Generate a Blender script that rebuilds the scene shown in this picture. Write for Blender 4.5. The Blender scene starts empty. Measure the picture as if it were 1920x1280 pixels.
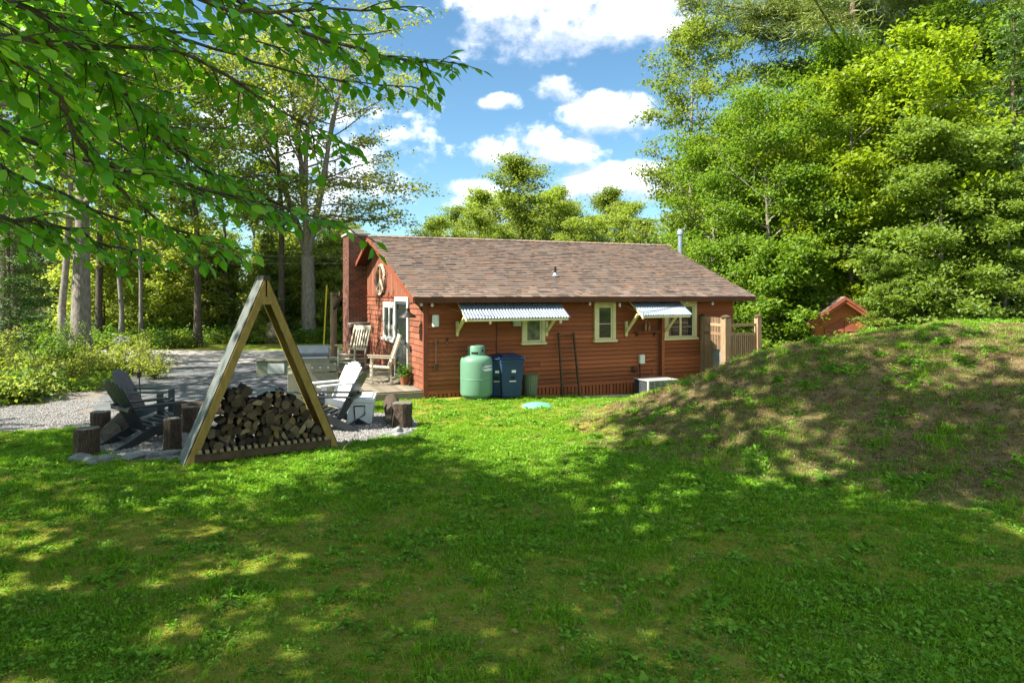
import bpy, math, random
import numpy as np
from mathutils import Vector, Matrix, Quaternion

# ------------------------------------------------------------------ camera, sky, sun, exposure
SC = bpy.context.scene
COL = SC.collection
F = 1280.0; CX = 960.0; HY = 550.0; CZ = 2.51           # focal length in photo pixels, horizon row, eye height
cam_d = bpy.data.cameras.new('camera'); cam = bpy.data.objects.new('camera', cam_d); COL.objects.link(cam)
cam.location = (0, 0, CZ); cam.rotation_euler = (math.pi/2, 0, 0)
cam_d.sensor_width = 36; cam_d.lens = 24; cam_d.shift_y = -90/1920; cam_d.clip_start = .05; cam_d.clip_end = 3000
SC.camera = cam
SUN_EL = math.radians(47)
SUN_H = Vector((-math.cos(math.radians(21.3)), -math.sin(math.radians(21.3)), 0))
SUN = Vector((SUN_H.x*math.cos(SUN_EL), SUN_H.y*math.cos(SUN_EL), math.sin(SUN_EL)))
sun_d = bpy.data.lights.new('sun', 'SUN'); sun = bpy.data.objects.new('sun', sun_d); COL.objects.link(sun)
sun_d.energy = 3.05; sun_d.angle = math.radians(.53); sun_d.color = (1, .94, .82)
sun.rotation_euler = SUN.to_track_quat('Z', 'Y').to_euler()
SC.view_settings.view_transform = 'Standard'; SC.view_settings.look = 'None'
SC.view_settings.exposure = 2.4; SC.view_settings.gamma = 1; SC.view_settings.use_curve_mapping = False
SC.render.engine = 'CYCLES'
cy = SC.cycles
cy.max_bounces = 7; cy.diffuse_bounces = 4; cy.glossy_bounces = 2; cy.transmission_bounces = 6; cy.transparent_max_bounces = 8
cy.caustics_reflective = False; cy.caustics_refractive = False; cy.sample_clamp_indirect = 6
cy.use_denoising = True

W = bpy.data.worlds.new('World'); SC.world = W; W.use_nodes = True
def build_world():
    nt = W.node_tree; N = nt.nodes; L = nt.links; N.clear()
    def nd(t, **k):
        n = N.new(t)
        for a, b in k.items(): setattr(n, a, b)
        return n
    def val(x, sock):
        if isinstance(x, (int, float)): sock.default_value = x
        else: L.new(x, sock)
    def M(op, a, b=0.0, c=0.0, clamp=False):
        n = nd('ShaderNodeMath', operation=op, use_clamp=clamp)
        val(a, n.inputs[0]); val(b, n.inputs[1]); val(c, n.inputs[2]); return n.outputs[0]
    sky = nd('ShaderNodeTexSky', sky_type='NISHITA', sun_disc=False)
    sky.sun_elevation = SUN_EL; sky.sun_rotation = math.radians(248.7); sky.altitude = 200
    sky.air_density = 1.0; sky.dust_density = .5; sky.ozone_density = 2.0
    tc = nd('ShaderNodeTexCoord'); sep = nd('ShaderNodeSeparateXYZ'); L.new(tc.outputs['Generated'], sep.inputs[0])
    x, y, z = sep.outputs
    ys = M('MAXIMUM', y, .05)
    u = M('DIVIDE', x, ys); v = M('DIVIDE', z, ys)
    def noise(scale, detail, rough, off, zs=1.0):
        mp = nd('ShaderNodeMapping'); mp.inputs['Scale'].default_value = (scale, scale, scale*zs); mp.inputs['Location'].default_value = (off, off*.7, -off)
        L.new(tc.outputs['Generated'], mp.inputs[0])
        n = nd('ShaderNodeTexNoise'); n.inputs['Scale'].default_value = 1; n.inputs['Detail'].default_value = detail; n.inputs['Roughness'].default_value = rough
        L.new(mp.outputs[0], n.inputs['Vector']); return n.outputs['Fac']
    n1 = noise(14, 9, .6, 3.1, 1.5); n2 = noise(5, 4, .5, 7.7, 1.4); n3 = noise(40, 6, .65, 1.3, 1.2)
    blobs = [(1080, 28, 262, 92, 1.15), (1000, 281, 118, 45, 1.0), (1145, 215, 88, 47, 1.0), (1045, 165, 46, 28, 1.1), (930, 192, 34, 13, .42),
             (1150, 345, 150, 38, .95), (895, 372, 85, 42, .9), (520, 300, 260, 140, .8), (240, 210, 170, 150, .8), (905, 25, 60, 35, .35), (1500, 380, 200, 60, .8)]
    dens = None; base = None
    for (px, py, a, b, w) in blobs:
        du = M('DIVIDE', M('SUBTRACT', u, (px-CX)/F), a/F); dv = M('DIVIDE', M('SUBTRACT', v, (HY-py)/F), b/F)
        r = M('ADD', M('MULTIPLY', du, du), M('MULTIPLY', dv, dv))
        m = M('MULTIPLY', M('SUBTRACT', 1.0, r), w)
        # flat-ish shaded base: how far below the middle
        sh = M('MULTIPLY', M('MULTIPLY_ADD', dv, -.5, .35, clamp=True), M('GREATER_THAN', m, -.6))
        dens = m if dens is None else M('MAXIMUM', dens, m)
        base = sh if base is None else M('MAXIMUM', base, sh)
    front = M('GREATER_THAN', y, .05)
    dens = M('ADD', M('MULTIPLY', dens, front), M('MULTIPLY', M('SUBTRACT', 1.0, front), -1.0))
    d = M('ADD', dens, M('MULTIPLY', M('SUBTRACT', n1, .5), 4.4))
    d = M('ADD', d, M('MULTIPLY', M('SUBTRACT', n3, .5), 1.3))
    rest = M('MULTIPLY', M('SUBTRACT', n2, M('MULTIPLY_ADD', front, .26, .42)), 7.0)  # unseen sky gets denser cloud than the view, added to brighten the shade
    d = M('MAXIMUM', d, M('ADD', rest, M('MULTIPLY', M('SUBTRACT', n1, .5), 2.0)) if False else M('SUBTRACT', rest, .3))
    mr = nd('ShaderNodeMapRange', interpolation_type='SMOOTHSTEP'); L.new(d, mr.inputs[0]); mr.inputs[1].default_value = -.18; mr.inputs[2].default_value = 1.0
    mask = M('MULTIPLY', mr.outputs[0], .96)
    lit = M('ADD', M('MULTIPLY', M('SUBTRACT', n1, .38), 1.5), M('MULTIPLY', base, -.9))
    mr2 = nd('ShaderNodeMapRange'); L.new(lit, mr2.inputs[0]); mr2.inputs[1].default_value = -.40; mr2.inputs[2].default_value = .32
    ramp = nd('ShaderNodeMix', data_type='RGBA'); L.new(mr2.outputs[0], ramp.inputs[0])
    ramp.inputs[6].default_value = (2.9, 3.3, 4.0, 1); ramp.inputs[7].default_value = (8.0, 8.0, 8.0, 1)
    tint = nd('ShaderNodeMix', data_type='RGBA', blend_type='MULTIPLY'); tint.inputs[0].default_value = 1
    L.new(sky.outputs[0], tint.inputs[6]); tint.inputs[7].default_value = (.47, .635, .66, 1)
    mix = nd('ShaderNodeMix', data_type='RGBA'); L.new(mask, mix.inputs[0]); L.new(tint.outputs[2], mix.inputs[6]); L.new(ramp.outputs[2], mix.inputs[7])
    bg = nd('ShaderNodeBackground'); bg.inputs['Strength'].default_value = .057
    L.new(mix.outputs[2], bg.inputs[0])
    out = nd('ShaderNodeOutputWorld'); L.new(bg.outputs[0], out.inputs[0])
build_world()

# ------------------------------------------------------------------ materials
MATS = {}
def material(name, col, col2=None, rough=.7, nscale=6., bump=0., bscale=40., metal=0., stretch=(1, 1, 1), attr=None, translucent=0., spec=.3, contrast=(.35, .65), kind=None):
    """col/col2 mixed by noise; attr: list of colours picked by the per-face value 'v'."""
    m = bpy.data.materials.new(name); m.use_nodes = True; nt = m.node_tree; N = nt.nodes; L = nt.links
    b = N['Principled BSDF']; b.inputs['Roughness'].default_value = rough; b.inputs['Metallic'].default_value = metal
    b.inputs['Specular IOR Level'].default_value = spec
    tc = N.new('ShaderNodeTexCoord'); mp = N.new('ShaderNodeMapping'); mp.inputs['Scale'].default_value = stretch
    L.new(tc.outputs['Object'], mp.inputs[0])
    def noise(s, det=5):
        n = N.new('ShaderNodeTexNoise'); n.inputs['Scale'].default_value = s; n.inputs['Detail'].default_value = det; n.inputs['Roughness'].default_value = .6
        L.new(mp.outputs[0], n.inputs['Vector']); return n.outputs['Fac']
    c = None
    if attr:
        at = N.new('ShaderNodeAttribute'); at.attribute_name = 'v'
        r = N.new('ShaderNodeValToRGB'); r.color_ramp.interpolation = 'LINEAR'
        while len(r.color_ramp.elements) > 1: r.color_ramp.elements.remove(r.color_ramp.elements[0])
        for i, k in enumerate(attr):
            e = r.color_ramp.elements[0] if i == 0 else r.color_ramp.elements.new(i/(len(attr)-1))
            e.position = i/max(1, len(attr)-1); e.color = (*k, 1)
        L.new(at.outputs['Fac'], r.inputs[0]); c = r.outputs[0]
        # per-object tint and a little grain
        oi = N.new('ShaderNodeObjectInfo'); hs = N.new('ShaderNodeHueSaturation')
        mr = N.new('ShaderNodeMapRange'); L.new(oi.outputs['Random'], mr.inputs[0]); mr.inputs[3].default_value = .82; mr.inputs[4].default_value = 1.18
        L.new(c, hs.inputs['Color']); L.new(mr.outputs[0], hs.inputs['Value']); c = hs.outputs[0]
        if col2 is not None:
            mx = N.new('ShaderNodeMix'); mx.data_type = 'RGBA'; mx.blend_type = 'MULTIPLY'; L.new(noise(nscale), mx.inputs[0]); L.new(c, mx.inputs[6]); mx.inputs[7].default_value = (*col2, 1); c = mx.outputs[2]
    elif col2 is not None:
        mr = N.new('ShaderNodeMapRange'); L.new(noise(nscale), mr.inputs[0]); mr.inputs[1].default_value = contrast[0]; mr.inputs[2].default_value = contrast[1]
        mx = N.new('ShaderNodeMix'); mx.data_type = 'RGBA'; L.new(mr.outputs[0], mx.inputs[0]); mx.inputs[6].default_value = (*col, 1); mx.inputs[7].default_value = (*col2, 1); c = mx.outputs[2]
    if c is not None: L.new(c, b.inputs['Base Color'])
    else: b.inputs['Base Color'].default_value = (*col, 1)
    if bump:
        bp = N.new('ShaderNodeBump'); bp.inputs['Strength'].default_value = bump; bp.inputs['Distance'].default_value = .02
        L.new(noise(bscale, 6), bp.inputs['Height']); L.new(bp.outputs[0], b.inputs['Normal'])
    if translucent:
        tr = N.new('ShaderNodeBsdfTranslucent'); g = N.new('ShaderNodeMix'); g.data_type = 'RGBA'; g.blend_type = 'MULTIPLY'; g.inputs[0].default_value = 1
        if c is not None: L.new(c, g.inputs[6])
        else: g.inputs[6].default_value = (*col, 1)
        g.inputs[7].default_value = (1.5, 1.45, .5, 1); L.new(g.outputs[2], tr.inputs[0])
        ms = N.new('ShaderNodeMixShader'); ms.inputs[0].default_value = translucent
        L.new(b.outputs[0], ms.inputs[1]); L.new(tr.outputs[0], ms.inputs[2]); L.new(ms.outputs[0], N['Material Output'].inputs[0])
    MATS[name] = m; return m

RED = (.25, .068, .030); RED2 = (.185, .046, .020)
material('red_board', RED, (.72, .66, .62), .75, 1.6, .25, 60, stretch=(.4, .4, 6), attr=[(.29, .088, .031), (.38, .122, .045), (.33, .103, .037)], )
material('red_shingle_wall', RED, (.82, .74, .70), .8, 5, .4, 50, attr=[(.240, .089, .048), (.194, .068, .037), (.271, .104, .060)])
material('red_trim', (.23, .062, .032), (.18, .048, .025), .6, 4)
material('soffit', (.10, .035, .015), (.07, .025, .012), .8, 4)
material('roof_shingle', (.3, .2, .15), (.72, .68, .66), .95, 60, .3, 160, attr=[(.108, .086, .076), (.216, .160, .132), (.160, .128, .110), (.248, .164, .120), (.136, .110, .098), (.224, .180, .148), (.192, .140, .112)], spec=.1)
material('brick', (.3, .1, .06), (.75, .7, .7), .9, 8, .4, 60, attr=[(.13, .055, .04), (.20, .08, .055), (.10, .045, .037), (.25, .105, .07)])
material('mortar', (.36, .31, .26), (.25, .21, .18), .95, 20)
material('cream_paint', (.66, .60, .33), (.58, .52, .28), .5, 5, .1)
material('white_paint', (.62, .61, .57), (.55, .53, .49), .5, 5, .1)
material('rocker_paint', (.52, .47, .37), (.43, .38, .28), .6, 7, .1)
def glass_mat():
    m = bpy.data.materials.new('window_glass'); m.use_nodes = True; b = m.node_tree.nodes['Principled BSDF']
    b.inputs['Base Color'].default_value = (.025, .03, .028, 1); b.inputs['Roughness'].default_value = .04; b.inputs['Specular IOR Level'].default_value = .9
    MATS['glass'] = m
glass_mat()
material('curtain', (.20, .21, .13), (.08, .09, .05), .9, 6)
material('concrete', (.46, .44, .38), (.36, .34, .30), .9, 10, .3)
material('galvanised', (.33, .39, .46), (.27, .32, .38), .38, 8, metal=.55, spec=.5)
material('corrugated_old', (.42, .46, .50), (.30, .30, .30), .5, 5, metal=.5, spec=.5)
material('deck_wood', (.30, .26, .20), (.20, .17, .13), .85, 6, .3, stretch=(1, 8, 8), attr=[(.25, .215, .165), (.34, .30, .23), (.29, .25, .19)])
material('treated_wood', (.30, .20, .045), (.21, .135, .03), .6, 5, .3, 40, stretch=(3, 3, 1))
material('dark_wood', (.10, .065, .035), (.06, .04, .022), .85, 8, .3)
material('slat_wood', (.28, .22, .14), (.20, .15, .09), .85, 8, .3)
material('fence_wood', (.42, .24, .12), (.32, .18, .09), .7, 6, .2, stretch=(4, 4, 1), attr=[(.38, .27, .17), (.48, .35, .23), (.43, .31, .20)])
material('log_bark', (.09, .065, .045), (.035, .025, .018), .95, 22, 1.0, 30, stretch=(2.5, 2.5, .5))
material('log_end', (.36, .25, .13), (.20, .13, .065), .9, 6, .4, attr=[(.034, .024, .015), (.088, .061, .034), (.245, .163, .068), (.061, .048, .031), (.177, .136, .088), (.313, .245, .150), (.048, .034, .020)])
material('split_bark', (.06, .045, .03), (.03, .022, .016), .95, 18, .6)
material('stump_top', (.17, .15, .125), (.09, .08, .065), .9, 10, .4)
material('stone', (.22, .225, .22), (.13, .135, .14), .9, 6, .5, 25)
material('boulder_grey', (.20, .22, .24), (.12, .13, .14), .9, 3, .6, 10)
material('boulder_pink', (.50, .38, .30), (.38, .28, .22), .9, 3, .5, 10)
material('pebble', (.4, .38, .35), (.7, .7, .7), .85, 8, attr=[(.30, .28, .26), (.15, .15, .15), (.42, .40, .37), (.22, .20, .18), (.27, .27, .28)])
material('chair_dark', (.020, .025, .027), (.014, .018, .02), .42, 6, spec=.5)
material('chair_blue', (.045, .065, .078), (.035, .05, .06), .4, 6, spec=.5)
material('chair_white', (.62, .63, .64), (.57, .58, .6), .4, 6)
material('cooler_white', (.62, .68, .66), (.58, .64, .62), .35, 6)
material('black_plastic', (.012, .012, .013), None, .4)
material('black_metal', (.02, .018, .017), (.035, .025, .02), .5, 20)
material('rust_iron', (.06, .035, .02), (.10, .05, .03), .8, 15, .3)
material('tank_green', (.12, .25, .165), (.11, .23, .15), .38, 2, spec=.5)
material('lid_green', (.13, .42, .27), (.11, .36, .23), .6, 4)
material('bin_navy', (.022, .05, .115), (.018, .042, .10), .45, 4)
material('bin_olive', (.15, .19, .115), (.12, .15, .09), .6, 4)
material('sticker_white', (.78, .78, .78), None, .5)
material('logo_blue', (.02, .05, .28), None, .5)
material('copper', (.45, .22, .10), None, .4, metal=.8)
material('grey_box', (.50, .52, .48), (.44, .46, .42), .5, 5)
material('meter_white', (.66, .70, .64), (.58, .62, .56), .4, 5)
material('ac_grille', (.33, .33, .32), (.27, .27, .26), .45, 4)
material('ac_dark', (.05, .055, .065), (.035, .04, .045), .6, 6)
material('grill_olive', (.19, .19, .13), (.15, .15, .11), .6, 5)
material('grill_lid', (.045, .06, .075), (.03, .04, .05), .35, 4, spec=.6)
material('bench_pale', (.24, .27, .18), (.19, .21, .14), .7, 5)
material('asphalt', (.13, .135, .14), (.095, .10, .105), .92, 1.2, .5, 180)
material('road_pale', (.34, .31, .29), (.26, .24, .225), .95, 2, .3, 120)
material('wire', (.10, .10, .10), None, .6)
material('yellow_pole', (.65, .50, .03), None, .6)
material('bulb_glass', (.55, .48, .38), None, .15, spec=.8)
material('bottle_brown', (.30, .14, .04), None, .25, spec=.6)
material('clay_pot', (.30, .12, .06), (.22, .09, .05), .9, 8)
material('sheet_metal', (.10, .115, .11), (.13, .135, .12), .65, 3, metal=.2)
material('tarp', (.22, .29, .31), (.17, .23, .26), .35, 4, spec=.6)
material('wreath', (.42, .36, .28), (.26, .21, .15), .9, 14, .6)
material('bark_dark', (.10, .082, .062), (.045, .036, .028), .95, 7, 1.0, 14, stretch=(3, 3, .6))
material('bark_grey', (.26, .23, .20), (.13, .115, .10), .95, 6, .8, 14, stretch=(2.5, 2.5, .7))
material('bark_pale', (.24, .22, .19), (.13, .12, .10), .9, 6, .6, 12, stretch=(2, 2, 1.2))
material('bark_pine', (.20, .145, .11), (.10, .07, .05), .95, 6, .9, 14, stretch=(3, 3, .6))
LEAF = dict(rough=.5, translucent=.5, spec=.25)
material('leaf_maple', (0, 0, 0), attr=[(.06, .14, .018), (.13, .24, .03), (.20, .30, .035), (.09, .19, .022)], **LEAF)
material('leaf_yellow', (0, 0, 0), attr=[(.126, .216, .016), (.243, .324, .023), (.180, .270, .020)], **LEAF)
material('leaf_birch', (0, 0, 0), attr=[(.11, .17, .03), (.18, .25, .045), (.25, .30, .065)], **LEAF)
material('leaf_airy', (0, 0, 0), attr=[(.16, .20, .06), (.25, .29, .09), (.09, .14, .035)], **LEAF)
material('leaf_beech', (0, 0, 0), attr=[(.12, .21, .035), (.20, .30, .055), (.26, .34, .075)], **LEAF)
material('leaf_dark', (0, 0, 0), attr=[(.059, .137, .026), (.098, .205, .032), (.137, .244, .035)], **LEAF)
material('leaf_near', (0, 0, 0), (.62, .78, .5), nscale=45, attr=[(.09, .27, .02), (.15, .40, .03), (.28, .50, .045)], rough=.42, translucent=.45, spec=.35)
material('needle_spruce', (0, 0, 0), attr=[(.062, .135, .038), (.114, .208, .052), (.094, .166, .062)], rough=.6, translucent=.2)
material('needle_pine', (0, 0, 0), attr=[(.193, .270, .106), (.309, .367, .145), (.136, .213, .077)], rough=.6, translucent=.3)
material('leaf_bush', (0, 0, 0), attr=[(.16, .23, .045), (.28, .34, .08), (.36, .40, .11)], **LEAF)
material('grass_blade', (0, 0, 0), (.70, .72, .6), nscale=1.3, attr=[(.050, .146, .009), (.146, .347, .016), (.235, .448, .022), (.381, .515, .067)], rough=.7, translucent=.4, spec=.08)
material('moss_tuft', (0, 0, 0), attr=[(.14, .16, .022), (.30, .30, .035), (.42, .36, .06), (.20, .25, .025)], rough=.9, translucent=.15, spec=.05)
material('thatch', (0, 0, 0), attr=[(.10, .075, .035), (.26, .19, .09), (.20, .19, .05), (.38, .31, .17), (.15, .11, .05)], rough=.9, translucent=.15, spec=.05)
material('grass_dry', (0, 0, 0), attr=[(.36, .27, .12), (.20, .15, .065), (.16, .22, .05), (.42, .36, .19)], rough=.8, translucent=.25, spec=.1)
material('weed_leaf', (0, 0, 0), attr=[(.103, .241, .023), (.161, .333, .034), (.230, .391, .052)], rough=.75, translucent=.35, spec=.1)

def ground_mat():
    m = bpy.data.materials.new('ground'); m.use_nodes = True; nt = m.node_tree; N = nt.nodes; L = nt.links; b = N['Principled BSDF']
    b.inputs['Roughness'].default_value = .95; b.inputs['Specular IOR Level'].default_value = .1
    tc = N.new('ShaderNodeTexCoord')
    def noise(s, d=6, r=.6):
        n = N.new('ShaderNodeTexNoise'); n.inputs['Scale'].default_value = s; n.inputs['Detail'].default_value = d; n.inputs['Roughness'].default_value = r
        L.new(tc.outputs['Object'], n.inputs['Vector']); return n.outputs['Fac']
    def mix(f, a, c, lo=.4, hi=.6):
        mr = N.new('ShaderNodeMapRange'); mr.interpolation_type = 'SMOOTHSTEP'; L.new(f, mr.inputs[0]); mr.inputs[1].default_value = lo; mr.inputs[2].default_value = hi
        x = N.new('ShaderNodeMix'); x.data_type = 'RGBA'; L.new(mr.outputs[0], x.inputs[0])
        for s, k in ((x.inputs[6], a), (x.inputs[7], c)):
            if isinstance(k, tuple): s.default_value = (*k, 1)
            else: L.new(k, s)
        return x.outputs[2]
    def attr(n):
        a = N.new('ShaderNodeAttribute'); a.attribute_name = n; return a.outputs['Fac']
    lawn = mix(noise(1.6), (.12, .23, .018), (.20, .26, .03))
    lawn = mix(noise(9), lawn, (.24, .20, .045), .5, .68)
    lawn = mix(noise(.9), lawn, (.34, .27, .06), .48, .62)
    lawn = mix(noise(30), lawn, (.05, .05, .015), .56, .70)
    soil = mix(noise(2.2), (.12, .080, .042), (.20, .145, .075))
    soil = mix(noise(14), soil, (.055, .045, .02), .5, .65)
    soil = mix(noise(3.1), soil, (.075, .11, .022), .50, .62)
    soil = mix(noise(50), soil, (.26, .21, .12), .60, .72)
    litter = mix(noise(3), (.09, .11, .035), (.16, .12, .06))
    litter = mix(noise(18), litter, (.05, .09, .015), .5, .6)
    grav = mix(noise(25), (.25, .225, .20), (.15, .135, .12), .4, .6)
    grav = mix(noise(2), grav, (.20, .15, .10), .5, .7)
    c = mix(attr('mound'), lawn, soil, .1, .9); c = mix(attr('forest'), c, litter, .1, .9); c = mix(attr('gravel'), c, grav, .3, .7)
    L.new(c, b.inputs['Base Color'])
    bp = N.new('ShaderNodeBump'); bp.inputs['Strength'].default_value = .8; bp.inputs['Distance'].default_value = .04; L.new(noise(22, 8, .7), bp.inputs['Height']); L.new(bp.outputs[0], b.inputs['Normal'])
    MATS['ground'] = m
ground_mat()

# ------------------------------------------------------------------ helpers
R = random.Random(5)
RNG = np.random.default_rng(11)
def tag(o, label=None, cat=None, group=None, kind=None):
    if label: o['label'] = label
    if cat: o['category'] = cat
    if group: o['group'] = group
    if kind: o['kind'] = kind
    return o
def empty(name, label, cat, loc=(0, 0, 0), rz=0., group=None):
    o = bpy.data.objects.new(name, None); COL.objects.link(o); o.location = loc; o.rotation_euler = (0, 0, rz); o.empty_display_size = .1
    return tag(o, label, cat, group)
def link(name, me, parent=None, mat=None):
    o = bpy.data.objects.new(name, me); COL.objects.link(o)
    if parent is not None: o.parent = parent
    if mat: me.materials.append(MATS[mat])
    return o
def copy_tree(o, parent=None):
    c = o.copy(); COL.objects.link(c)
    if parent is not None: c.parent = parent
    for ch in o.children: copy_tree(ch, c)
    return c

class MB:
    def __init__(s): s.v = []; s.f = []; s.a = []; s.mi = []; s.T = Matrix.Identity(4); s.cur = 0
    def add(s, vs, fs, a=None):
        n = len(s.v); a = R.random() if a is None else a
        for p in vs: s.v.append(tuple(s.T @ Vector(p)))
        for f in fs: s.f.append([i+n for i in f]); s.a.append(a); s.mi.append(s.cur)
        return s
    def box(s, x0, x1, y0, y1, z0, z1, a=None):
        vs = [(x, y, z) for z in (z0, z1) for y in (y0, y1) for x in (x0, x1)]
        return s.add(vs, [(0, 2, 3, 1), (4, 5, 7, 6), (0, 1, 5, 4), (2, 6, 7, 3), (0, 4, 6, 2), (1, 3, 7, 5)], a)
    def beam(s, p, q, w, t, up=(0, 0, 1), a=None):
        p = Vector(p); q = Vector(q); d = (q-p); d.normalize(); up = Vector(up); sd = d.cross(up)
        if sd.length < 1e-4: sd = d.cross(Vector((0, 1, 0)))
        sd.normalize(); u = sd.cross(d); vs = []
        for c in (p, q):
            for i, j in ((-1, -1), (1, -1), (1, 1), (-1, 1)): vs.append(c + sd*(i*w/2) + u*(j*t/2))
        return s.add(vs, [(0, 1, 2, 3), (7, 6, 5, 4), (0, 4, 5, 1), (1, 5, 6, 2), (2, 6, 7, 3), (3, 7, 4, 0)], a)
    def tube(s, pts, rad, n=8, cap=True, a=None):
        pts = [Vector(p) for p in pts]; vs = []; fs = []
        if not hasattr(rad, '__len__'): rad = [rad]*len(pts)
        ref = Vector((0, 0, 1))
        for i, p in enumerate(pts):
            d = (pts[min(i+1, len(pts)-1)]-pts[max(i-1, 0)]).normalized()
            sd = d.cross(ref)
            if sd.length < .15: sd = d.cross(Vector((1, 0, 0)))
            sd.normalize(); u = sd.cross(d)
            for k in range(n):
                t = 2*math.pi*k/n; vs.append(p+sd*(math.cos(t)*rad[i])+u*(math.sin(t)*rad[i]))
        for i in range(len(pts)-1):
            for k in range(n): fs.append((i*n+k, i*n+(k+1) % n, (i+1)*n+(k+1) % n, (i+1)*n+k))
        if cap: fs += [tuple(range(n-1, -1, -1)), tuple(range((len(pts)-1)*n, len(pts)*n))]
        return s.add(vs, fs, a)
    def lathe(s, prof, n=24, a=None, cx=0, cy=0):
        vs = []; fs = []
        for (r, z) in prof:
            for k in range(n):
                t = 2*math.pi*k/n; vs.append((cx+r*math.cos(t), cy+r*math.sin(t), z))
        m = len(prof)
        for i in range(m-1):
            for k in range(n): fs.append((i*n+k, i*n+(k+1) % n, (i+1)*n+(k+1) % n, (i+1)*n+k))
        fs += [tuple(range(n-1, -1, -1)), tuple(range((m-1)*n, m*n))]
        return s.add(vs, fs, a)
    def poly(s, pts, h, a=None):                      # pts: list of 3D points (planar), h: offset vector
        n = len(pts); h = Vector(h); vs = [Vector(p) for p in pts]+[Vector(p)+h for p in pts]
        fs = [tuple(range(n-1, -1, -1)), tuple(range(n, 2*n))]+[(i, (i+1) % n, n+(i+1) % n, n+i) for i in range(n)]
        return s.add(vs, fs, a)
    def mesh(s, name, smooth=False):
        me = bpy.data.meshes.new(name); me.from_pydata(s.v, [], s.f)
        at = me.attributes.new('v', 'FLOAT', 'FACE'); at.data.foreach_set('value', s.a)
        if smooth:
            me.polygons.foreach_set('use_smooth', [True]*len(me.polygons)); me.set_sharp_from_angle(angle=math.radians(40))
        me.update(); return me
    def build(s, name, mat, parent=None, smooth=False, bevel=0, kind=None, mats=None):
        me = s.mesh(name, smooth); o = link(name, me, parent, mat)
        if mats:
            for m in mats: me.materials.append(MATS[m])
            me.polygons.foreach_set('material_index', s.mi)
        if bevel:
            b = o.modifiers.new('bevel', 'BEVEL'); b.width = bevel; b.segments = 2; b.limit_method = 'ANGLE'
        if kind: o['kind'] = kind
        return o

def np_mesh(name, V, Q, a):
    """V (n,3); Q (m,4) quads; a (m,)"""
    me = bpy.data.meshes.new(name); V = np.asarray(V, np.float32); Q = np.asarray(Q, np.int32)
    k = Q.shape[1]
    me.vertices.add(len(V)); me.vertices.foreach_set('co', V.ravel())
    me.loops.add(Q.size); me.loops.foreach_set('vertex_index', Q.ravel())
    me.polygons.add(len(Q)); me.polygons.foreach_set('loop_start', np.arange(len(Q), dtype=np.int32)*k)
    me.polygons.foreach_set('loop_total', np.full(len(Q), k, np.int32))
    me.update(calc_edges=True)
    at = me.attributes.new('v', 'FLOAT', 'FACE'); at.data.foreach_set('value', np.asarray(a, np.float32))
    return me

def noise_mesh(me, amp, freq, seed):
    from mathutils import noise
    for vt in me.vertices:
        p = vt.co*freq+Vector((seed, seed*.37, -seed)); vt.co += Vector(noise.noise_vector(p))*amp
    me.update()

# photo row/column + distance -> real place (used for planning where things stand)
def at(px, Y, z=0.): return Vector(((px-CX)/F*Y, Y, z))
def yd(py, z=0.): return (CZ-z)*F/(py-HY)

# ------------------------------------------------------------------ ground
FOOT = [(30, 4.6), (9, 6.2), (5.6, 7.5), (3.8, 8.8), (2.4, 9.9), (1.3, 11.4), (.75, 12.9), (1.2, 14.6), (2.8, 16.4), (4.6, 17.6), (6.2, 19.2), (8.2, 22.5), (9.5, 27), (11, 34)]
FP = np.array(FOOT, float)
def mound_d(x, y):
    x = np.asarray(x, float); y = np.asarray(y, float); d = np.full(x.shape, 1e9)
    for a, b in zip(FP[:-1], FP[1:]):
        ab = b-a; t = np.clip(((x-a[0])*ab[0]+(y-a[1])*ab[1])/(ab@ab), 0, 1)
        d = np.minimum(d, np.hypot(x-a[0]-t*ab[0], y-a[1]-t*ab[1]))
    # inside test: x right of polyline at that y
    ys = FP[:, 1]; xs = FP[:, 0]
    lo = np.interp(-y, -ys[6::-1], xs[6::-1]) if False else None
    i_f = slice(0, 7); fy = ys[i_f][::-1]; fx = xs[i_f][::-1]     # y decreasing -> reverse order
    o = np.argsort(fy); left_front = np.interp(y, fy[o], fx[o], left=1e9)
    by = ys[6:]; bx = xs[6:]; left_back = np.interp(y, by, bx, right=1e9)
    left = np.where(y < ys[6], left_front, left_back)
    return np.where(x > left, d, -d)
def vnoise(x, y, f, seed=0):
    x = np.asarray(x)*f+seed*13.7; y = np.asarray(y)*f+seed*7.3; xi = np.floor(x); yi = np.floor(y); fx = x-xi; fy = y-yi
    def h(a, b): s = np.sin(a*127.1+b*311.7)*43758.5453; return s-np.floor(s)
    fx = fx*fx*(3-2*fx); fy = fy*fy*(3-2*fy)
    return (h(xi, yi)*(1-fx)+h(xi+1, yi)*fx)*(1-fy)+(h(xi, yi+1)*(1-fx)+h(xi+1, yi+1)*fx)*fy
def sstep(a, b, x):
    t = np.clip((np.asarray(x, float)-a)/(b-a), 0, 1); return t*t*(3-2*t)
HA = math.radians(22.5); HO = np.array((-2.076, 16.3)); HU = np.array((math.cos(HA), math.sin(HA))); HV = np.array((-math.sin(HA), math.cos(HA)))
def uv_of(x, y):
    dx = np.asarray(x)-HO[0]; dy = np.asarray(y)-HO[1]; return dx*HU[0]+dy*HU[1], dx*HV[0]+dy*HV[1]
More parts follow.
